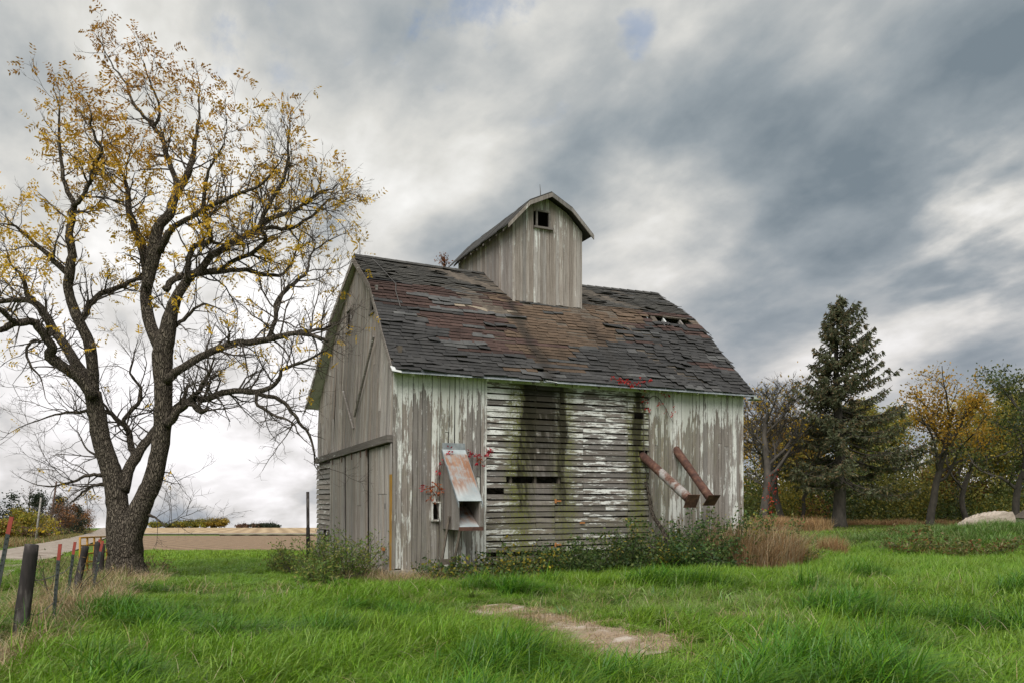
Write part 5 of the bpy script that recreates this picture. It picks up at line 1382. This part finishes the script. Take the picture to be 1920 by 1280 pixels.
# ---- red creeper on the front wall
def wall_pt(px, py, v):
    k = (px - 960) / F_PX; c, s = math.cos(YAW), math.sin(YAW)
    u = (k * (BY + v * c) - (BX - v * s)) / (c - k * s); D = BY + u * s + v * c
    x, y = barn_world(u, v); return np.array([x, y, EYE - (py - HOR) * D / F_PX])
def creeper(label, stems, leaves, seed, v=-.06, col=(0.50, 0.035, 0.03), n=5):
    rng = np.random.default_rng(seed); bag, P, C = Bag(), [], []
    for st in stems:
        q = np.array([wall_pt(a, b, v) for a, b in st]); q, rr = dens(q, np.linspace(.012, .004, len(q)))
        bag.add(*tube(q + rng.normal(0, .006, q.shape), rr, 5, cap=False))
    org = np.array([*wall_pt(*stems[0][0], v)[:2], 0]); org[2] = wall_pt(*stems[0][0], v)[2]
    for (a, b, s, cc) in leaves:
        for _ in range(max(2, n - 2)):
            c0 = wall_pt(a + rng.normal(0, s), b + rng.normal(0, s), v - .03)
            for _ in range(5):
                P.append(c0 + rng.normal(0, .02, 3)); C.append(np.array(cc if cc else col) * rng.uniform(.6, 1.4))
    o = thing('red_creeper', label, 'creeper', tuple(org), group='creepers on the barn')
    Vv, Qq, Cc = leaf_cards(np.array(P), rng.uniform(.04, .08, len(P)), np.array(C), rng, .55, .4)
    obj('stem', bag.mesh('stem', True, lambda q: q - org), M['twig'], o); obj('leaves', mkmesh('leaves', Vv - org, Qq, col=Cc), M['leaf'], o)
OR = (0.42, 0.13, 0.03)
creeper('scarlet creeper leaves round the top of the grain chute', [[(822, 1040), (824, 980), (818, 930), (826, 880), (836, 850)], [(868, 850), (885, 848), (905, 866), (922, 842)], [(818, 930), (806, 915), (795, 918)]],
        [(836, 850, 5, None), (829, 868, 4, None), (823, 884, 3, None), (842, 846, 3, None), (880, 850, 4, None), (893, 853, 4, None), (902, 866, 4, OR), (899, 868, 4, None), (916, 848, 3, None), (922, 843, 3, None), (806, 914, 5, OR), (815, 908, 4, OR), (822, 924, 4, OR), (812, 934, 4, OR), (828, 920, 4, OR), (793, 913, 2, None), (838, 919, 3, None)], 201, v=-.10, n=6)
creeper('thin red creeper on the boards right of the crib', [[(1213, 905), (1207, 830), (1206, 780), (1212, 745), (1222, 735)], [(1212, 750), (1230, 742), (1250, 768), (1262, 792)]],
        [(1208, 738, 4, None), (1204, 752, 4, None), (1215, 765, 4, None), (1240, 748, 5, None), (1234, 757, 4, None), (1248, 742, 3, None), (1254, 768, 4, None), (1259, 778, 3, None)], 202, n=4)
creeper('bright red creeper leaves on the eave above the crib', [[(1146, 710), (1170, 713), (1190, 718), (1216, 713)]],
        [(1150, 709, 2, None), (1160, 711, 2, None), (1168, 712, 2, None), (1176, 715, 2, None), (1184, 719, 2, None), (1192, 719, 2, None), (1205, 713, 2, None), (1218, 713, 2, None)], 203, v=-.42, n=5)
q, rr = dens(np.array([wall_pt(1210, 902, -.10), wall_pt(1219, 935, -.14), wall_pt(1224, 965, -.25), wall_pt(1242, 992, -.5), wall_pt(1262, 1040, -.7)]), np.array([.03, .045, .05, .055, .06]))
o = tag(obj('dead_vine_stem', mkmesh('dead_vine_stem', *tube(q - q[-1], rr, 8), smooth=True), M['bark']), 'thick bare vine stem leaning against the right end of the crib boards', 'vine')
o.location = q[-1]
# sprig growing on the ridge
bpt = wall_pt(834, 500, W / 2)
rng = np.random.default_rng(9); bag, P = Bag(), []
for i in range(7):
    pts, _ = walk(np.zeros(3), nrm_(np.array([rng.normal(0, .3), rng.normal(0, .3), 1])), rng.uniform(.25, .5), 5, .2, .05, rng)
    bag.add(*tube(pts, np.linspace(.012, .004, 6), 4, cap=False)); P += list(pts[2:])
o = thing('ridge_sapling', 'small rust-leaved sapling sprouting on the barn ridge left of the cupola', 'sapling', tuple(bpt - np.array([0, 0, .05])))
P = np.repeat(np.array(P), 5, 0) + rng.normal(0, .035, (len(P) * 5, 3))
Vv, Qq, Cc = leaf_cards(P, .075, np.tile((0.26, .10, .035), (len(P), 1)) * rng.uniform(.6, 1.3, (len(P), 1)), rng)
obj('stems', bag.mesh('stems', True), M['twig'], o); obj('leaves', mkmesh('leaves', Vv, Qq, col=Cc), M['leaf'], o)
# ------------------------------------------------------------------ fence, gate, poles, slab, far trees
M['post_wood'] = simple('creosoted_post', [(0.3, (0.012, 0.010, 0.010)), (0.5, (0.034, 0.027, 0.025)), (0.64, (0.14, 0.125, 0.115))], 7, 0.9, (1, 1, .25), 8, bstr=.8, bdist=.02)
M['post_red'] = simple('red_paint', [(0.3, (0.22, 0.035, 0.025)), (0.7, (0.34, 0.06, 0.04))], 12, 0.6)
M['post_steel'] = simple('dark_green_steel', [(0.3, (0.022, 0.028, 0.026)), (0.7, (0.06, 0.068, 0.064))], 12, 0.55)
M['gate_yellow'] = simple('yellow_gate_paint', [(0.3, (0.42, 0.20, 0.02)), (0.6, (0.55, 0.29, 0.04)), (0.8, (0.26, 0.13, 0.05))], 9, 0.6)
M['pole_grey'] = simple('weathered_pole', [(0.3, (0.24, 0.22, 0.20)), (0.7, (0.40, 0.38, 0.35))], 4, 0.9)
M['pole_brown'] = simple('brown_pole', [(0.3, (0.06, 0.035, 0.028)), (0.7, (0.13, 0.08, 0.06))], 4, 0.9)
M['sign_green'] = simple('green_sign', [(0.3, (0.0, 0.16, 0.09)), (0.7, (0.01, 0.20, 0.12))], 4, 0.5)
M['stone'] = simple('pale_stone', [(0.25, (0.24, 0.19, 0.145)), (0.5, (0.40, 0.335, 0.27)), (0.75, (0.53, 0.465, 0.39))], 3.5, 0.95, (1, 1, 2.0), 9, bstr=.8, bdist=.05)
def base_top(base, top, D=None):
    x, y = on_ground(*base)
    if D: x, y = (base[0] - 960) / F_PX * D, D
    t_ = pix(top[0], top[1], y); z = gz(x, y)
    return np.array([x, y, z]), t_ - np.array([x, y, z])
def wood_post(label, base, top, r, seed, group='wooden fence posts'):
    b, t_ = base_top(base, top); rng = np.random.default_rng(seed)
    P = np.array([t_ * q + np.array([0, 0, -.25 * (q == 0)]) for q in (0, .3, .6, .9, 1.0)])
    Vv, Qq = tube(P, r * np.array([1.08, 1.04, 1.0, .97, .93]), 14, jit=1 + rng.normal(0, .035, (1, 14)) + rng.normal(0, .02, (5, 14)))
    o = tag(obj('wooden_post', mkmesh('wooden_post', Vv, Qq, smooth=True), M['post_wood']), label, 'fence post', group); o.location = b
    return b, t_
def t_post(label, base, top, D=None, w_=.038):
    b, t_ = base_top(base, top, D)
    o = thing('steel_post', label, 'fence post', tuple(b), group='red-tipped steel fence posts')
    ax = nrm_(t_); s1 = nrm_(np.cross(ax, [0, 1., 0.0])); s2 = np.cross(ax, s1)
    def bar(q0, q1, wa, wb, off=0.0):
        p0, p1 = t_ * q0 - (np.array([0, 0, .25]) if q0 == 0 else 0), t_ * q1
        c4 = [p0 - s1 * wa + s2 * off, p0 + s1 * wa + s2 * off, p1 + s1 * wa + s2 * off, p1 - s1 * wa + s2 * off]
        return slab(c4, s2, wb)
    for nm, q0, q1, mt in (('shaft', 0, .80, 'post_steel'), ('red_tip', .8, 1, 'post_red')):
        bag = Bag(); bag.add(*bar(q0, q1, w_ * .62, .006)); bag.add(*bar(q0, q1, .004, w_, -w_ - .001))
        if nm == 'shaft':
            for k in range(9):
                qq = .25 + k * .062; bag.add(*bar(qq, qq + .012, w_ * .22, .014, .0065))
        obj(nm, bag.mesh(nm), M[mt], o)
    return b, t_
fpts = []
fpts.append(wood_post('thick black wooden post standing nearest the camera', (36, 1197), (60, 1020), .085, 1))
fpts.append(t_post('steel post right of the thick black wooden post', (97, 1170), (113, 1019)))
fpts.append(t_post('steel post just left of the shorter wooden post', (122, 1132), (141, 1015)))
fpts.append(wood_post('shorter dark wooden post left of the yellow gate', (141, 1112), (161, 1023), .062, 2))
t_post('steel post at the left edge of the photo, leaning right', (-14, 1110), (22, 968), 14.0, .06)
fpts.append(t_post('dark steel post leaning hard to the right against the gate posts', (168, 1112), (193, 1013)))
t_post('steel post upright between the two gate posts', (176, 1088), (187, 1010))
fpts.append(wood_post('dark gate post left of the walnut, first of the pair', (176, 1088), (183, 1015), .058, 3, 'gate posts'))
wood_post('dark gate post hard against the walnut trunk, second of the pair', (188, 1084), (192, 1019), .058, 4, 'gate posts')
for q, lb, sg in ((.28, 'lower slack fence wire strung along the posts', .10), (.62, 'upper fence wire strung along the posts', .03)):
    K = []
    for (ba, ta), (bb, tb_) in zip(fpts[:-1], fpts[1:]):
        K += [ba + ta * q, (ba + ta * q + bb + tb_ * q) / 2 - np.array([0, 0, sg])]
    K.append(fpts[-1][0] + fpts[-1][1] * q)
    P, rr = dens(np.array(K), np.full(len(K), .006))
    o = tag(obj('fence_wire', mkmesh('fence_wire', *tube(P - K[0], rr, 5, cap=False)), M['wire']), lb, 'wire', 'fence wires'); o.location = K[0]
# yellow gate seen edge-on beyond the posts
g0 = np.array([*on_ground(150, 1082), 0.]); g0[2] = gz(g0[0], g0[1])
g1 = np.array([pix(212, 1000, g0[1] + 2.6)[0], g0[1] + 2.6, 0]); g1[2] = gz(g1[0], g1[1])
gate = thing('farm_gate', 'yellow tube farm gate behind the fence posts beside the walnut', 'gate', tuple(g0))
gd = g1 - g0
for q in np.linspace(0, 1, 6):
    p = gd * q; obj('upright', mkmesh('upright', *tube([p + (0, 0, .14), p + (0, 0, .93)], .026, 8), smooth=True), M['gate_yellow'], gate)
for zz_ in (.14, .34, .54, .74, .93):
    obj('rail', mkmesh('rail', *tube([(0, 0, zz_), gd + np.array([0, 0, zz_])], .02, 8), smooth=True), M['gate_yellow'], gate)
# rusty steel post by the barn corner
b, t_ = base_top((578, 1058), (577, 921))
o = tag(obj('steel_pipe_post', mkmesh('steel_pipe_post', *tube([(0, 0, -.3), t_ * .5, t_ * .52, t_], [.062, .062, .05, .05], 12), smooth=True), M['post_wood']), 'tall dark pipe post standing beside the barn left corner', 'post'); o.location = b
# utility poles
def pole(label, base, top, r, mat, arm=None, sign=False):
    x, y = on_ground(*base); z = gz(x, y); t_ = pix(top[0], top[1], y) - np.array([x, y, z])
    o = thing('utility_pole', label, 'pole', (x, y, z), group='poles along the gravel road')
    obj('shaft', mkmesh('shaft', *tube([(0, 0, -.5), t_ * .5, t_], [r, r * .85, r * .7], 10), smooth=True), M[mat], o)
    if arm:
        for q in arm:
            c = t_ * q; obj('crossarm', mkmesh('crossarm', *box(c - (1.3, .14, .10), c + (1.3, .14, .10))), M[mat], o)
    if sign:
        c = t_ * .10; obj('road_sign', mkmesh('road_sign', *box(c + (.1, -.25, -.18), c + (1.3, -.19, .18))), M['sign_green'], o)
pole('grey leaning pole nearest on the left road bank', (66, 1016), (77, 932), .17, 'pole_grey')
pole('brown pole with crossarm and small green road sign', (91, 1008), (106, 901), .24, 'pole_brown', (.43,), True)
pole('grey pole farther along the road, before the end of the trees', (137, 1000), (141, 955), .26, 'pole_grey')
# stone slab on the mound
rng = np.random.default_rng(3)
bx_, by_ = 17.55, 30.2
bz = gz(bx_, by_)
nu, nv = 22, 14
U_, V_ = np.meshgrid(np.linspace(-1, 1, nu), np.linspace(-1, 1, nv))
top = .70 + .10 * U_ - .09 * (U_ ** 2) - .06 * V_ ** 2 + .035 * np.sign(np.sin(3.1 * U_ + 1.7 * V_ + .6)) * (np.abs(U_) < .9) - .06 * V_ + .03 * np.sin(5 * U_ + 2 * V_) + rng.normal(0, .016, U_.shape)
edge_ = np.maximum(np.abs(U_), np.abs(V_))
ox, oy = U_ * (.92 + .05 * np.sin(4 * V_)), V_ * (.62 + .04 * np.sin(5 * U_))
ztop = np.where(edge_ > .86, top - .10, top) - .22 * np.clip(-U_ - .35, 0, 1) * 1.2
ztop = np.where(edge_ > .99, -.25, ztop)
k_ = np.where(edge_ > .99, 1.06, 1.0)
i = np.arange(nv - 1)[:, None] * nu; j = np.arange(nu - 1)[None]
o = tag(obj('stone_slab', mkmesh('stone_slab', np.stack([ox * k_, oy * k_, ztop], -1).reshape(-1, 3), np.stack([i + j, i + j + 1, i + nu + j + 1, i + nu + j], -1).reshape(-1, 4), smooth=False), M['stone']), 'pale flat-topped stone slab lying on the weedy mound at right', 'stone')
o.location = (bx_, by_, bz - .02); o.rotation_euler = (0, 0, -.1)
# shed at the right edge
shx, shy = pix(1938, 975, 43)[:2]
shed = thing('small_shed', 'small white shed cut off by the right edge of the photo', 'shed', (shx, shy, gz(shx, shy)))
obj('wall', mkmesh('wall', *box((-.45, -.8, 0), (1.2, .8, .75))), M['white_metal'], shed)
obj('roof', mkmesh('roof', *slab([(-.6, -.9, .68), (.38, -.9, 1.30), (.38, .9, 1.30), (-.6, .9, .68)], (-.5, 0, .85), .05)), M['dark_wood'], shed)
obj('roof', mkmesh('roof', *slab([(.38, -.9, 1.28), (1.35, -.9, .68), (1.35, .9, .68), (.38, .9, 1.28)], (.5, 0, .85), .05)), M['dark_wood'], shed)

# ---- trees across the road and on the far field line
def far_tree(name, label, px, D, top, wid_, cols, n, seed, group, conifer=False, lift=.12, lsize=.5, bare=False):
    x = (px - 960) / F_PX * D; z0 = gz(x, D); h = EYE + (HOR - top) * D / F_PX - z0; rng = np.random.default_rng(seed)
    o = thing(name, label, 'tree', (x, D, z0 - .2), group=group)
    bag = Bag(); tr0 = .03 * h
    pts, _ = walk(np.zeros(3), np.array([0, 0, 1.]), h * .85, 8, .05, .05, rng); bag.add(*tube(pts, np.linspace(tr0, .03, 9), 7, cap=False))
    ends = []
    for i in range(26):
        f = rng.uniform(.06, .95); p = pts[int(f * 8)]; a = rng.uniform(0, 2 * math.pi)
        rr_ = wid_ * ((1 - f) * 1.0 + .08 if conifer else math.sqrt(max(.3, 1 - ((f - .45) / .6) ** 2)))
        q, _ = walk(p, nrm_(np.array([math.cos(a), math.sin(a), .1 if conifer else .7])), rr_, 5, .15, .0 if conifer else .08, rng)
        bag.add(*tube(q, np.linspace(tr0 * .35, .02, 6), 4, cap=False)); ends.append(q[1:])
        if bare:
            for _ in range(6):
                q2, _ = walk(q[rng.integers(1, 6)], nrm_(rng.normal(size=3) + (0, 0, .8)), rr_ * .5, 4, .2, .05, rng); bag.add(*tube(q2, np.linspace(.04, .012, 5), 3, cap=False))
    obj('trunk', bag.mesh('trunk', True), M['far_bark'], o)
    if n:
        E_ = np.concatenate(ends); idx = rng.integers(len(E_), size=n)
        P = E_[idx] + rng.normal(0, .10 * wid_ + .2, (n, 3)) * (1, 1, .7); P[:, 2] *= h / np.percentile(P[:, 2], 99.7); P[:, 2] = np.maximum(P[:, 2], lift * h)
        cl = np.array(cols); cc = cl[rng.integers(len(cl), size=n)] * rng.uniform(.7, 1.3, (n, 1)) * (.75 + .5 * np.random.default_rng(seed).random(len(E_))[idx])[:, None]
        Vv, Qq, Cc = leaf_cards(P, rng.uniform(.6, 1.3, n) * lsize, cc, rng, .7, .2)
        obj('crown', mkmesh('crown', Vv, Qq, col=Cc), M['leaf'], o)
    return o
CON = [(0.030, 0.045, 0.026), (0.045, 0.06, 0.032), (0.06, 0.07, 0.04)]
YG = [(0.30, 0.29, 0.04), (0.24, 0.24, 0.04), (0.40, 0.30, 0.04)]
ORG = [(0.42, 0.20, 0.05), (0.33, 0.17, 0.06), (0.25, 0.15, 0.07)]
BRN = [(0.19, 0.11, 0.07), (0.24, 0.15, 0.09), (0.14, 0.09, 0.06)]
RG = 'trees across the gravel road'
for i, a in enumerate([
    ('dark pine left of the grey pole across the road', 28, 190, 921, 4.5, CON, 3500, True, False),
    ('dark pine at the left edge across the road', -12, 185, 930, 4.5, CON, 3200, True, False),
    ('tall dark pine behind the yellow bushes across the road', 62, 215, 922, 4.5, CON, 3500, True, False),
    ('dark pine left of the brown pole across the road', 84, 225, 916, 5.0, CON, 3800, True, False),
    ('pine just right of the brown pole across the road', 112, 235, 925, 5.0, CON + BRN[:1], 3600, True, False),
    ('dark conifer near the right end of the trees across the road', 143, 250, 945, 4.5, CON, 3200, True, False),
    ('tall bare tree rising above the pines across the road', 58, 240, 895, 4.5, BRN, 200, False, True),
    ('rusty tree behind the brown pole across the road', 122, 215, 938, 5.0, BRN + ORG, 2600, False, False),
    ('yellow-green tree between the two nearest poles', 46, 150, 950, 3.6, YG, 3000, False, False),
    ('yellow tree left of the brown pole, low on the bank', 82, 160, 965, 3.0, YG[2:] + GOLD[:1], 2400, False, False),
    ('orange bush tree at the left edge of the road bank', 4, 140, 968, 3.2, ORG + YG, 2400, False, False),
    ('brown bush tree under the yellow trees on the road bank', 62, 140, 984, 2.8, BRN + YG, 2200, False, False),
    ('orange tree at the right end of the trees across the road', 155, 290, 953, 4.5, ORG, 2000, False, True),
    ('bare brown tree at the far right end of the roadside trees', 167, 320, 962, 4.0, BRN, 500, False, True),
    ('brown thicket tree behind the farther grey pole', 128, 260, 972, 4.5, BRN + YG[:1], 2200, False, False),
    ('brown thicket tree left of the farther grey pole', 104, 190, 986, 3.4, BRN + OLIVE, 2000, False, False)]):
    far_tree('roadside_pine' if a[7] else 'roadside_tree', a[0], a[1], a[2], a[3], a[4], a[5], a[6], 300 + i, RG, a[7], .04, .42, a[8])
FG = 'trees on the far field line'
for i, (px, top, wd, cl, lb) in enumerate([(292, 976, 4, GRN + YG, 'olive tree at the left end of the far field line'), (318, 979, 4, GRN, 'low green tree of the far field line, right of its left end'), (342, 974, 4.5, YG, 'golden-green tree left of middle in the far field line'), (362, 973, 4.5, GRN + YG, 'green tree in the middle of the far field line'), (384, 971, 4.5, YG, 'yellow-green tree right of middle in the far field line'), (403, 969, 4.5, YG[2:] + GOLD, 'bright yellow tree, tallest of the far field line'), (415, 970, 3.5, YG[2:], 'yellow tree at the right end of the far field line'), (455, 981, 3, BRN, 'small brown tree on the horizon between the yellow trees and the dark grove'), (480, 980, 3.5, BRN + CON, 'brown tree left of the dark grove on the horizon'), (500, 979, 4, CON, 'dark evergreen on the horizon nearest the steel post'), (512, 981, 3.4, CON, 'low dark evergreen right end of the horizon grove')]):
    far_tree('field_tree', lb, px, 500, top, wd * 1.5, cl, 1600, 340 + i, FG, False, .0, .9)
# red creeper leaves on the bare tree trunk by the barn
rng = np.random.default_rng(8)
for ob in bpy.data.objects:
    if ob.get('label', '').startswith('bare grey tree with red creeper'):
        P = np.stack([rng.normal(.3, .18, 90), rng.normal(-.4, .1, 90), rng.normal(2.0, .75, 90)], -1)
        Vv, Qq, Cc = leaf_cards(P, .14, np.tile((.45, .04, .03), (90, 1)) * rng.uniform(.6, 1.3, (90, 1)), rng)
        obj('creeper_leaves', mkmesh('creeper_leaves', Vv, Qq, col=Cc), M['leaf'], ob)
        break
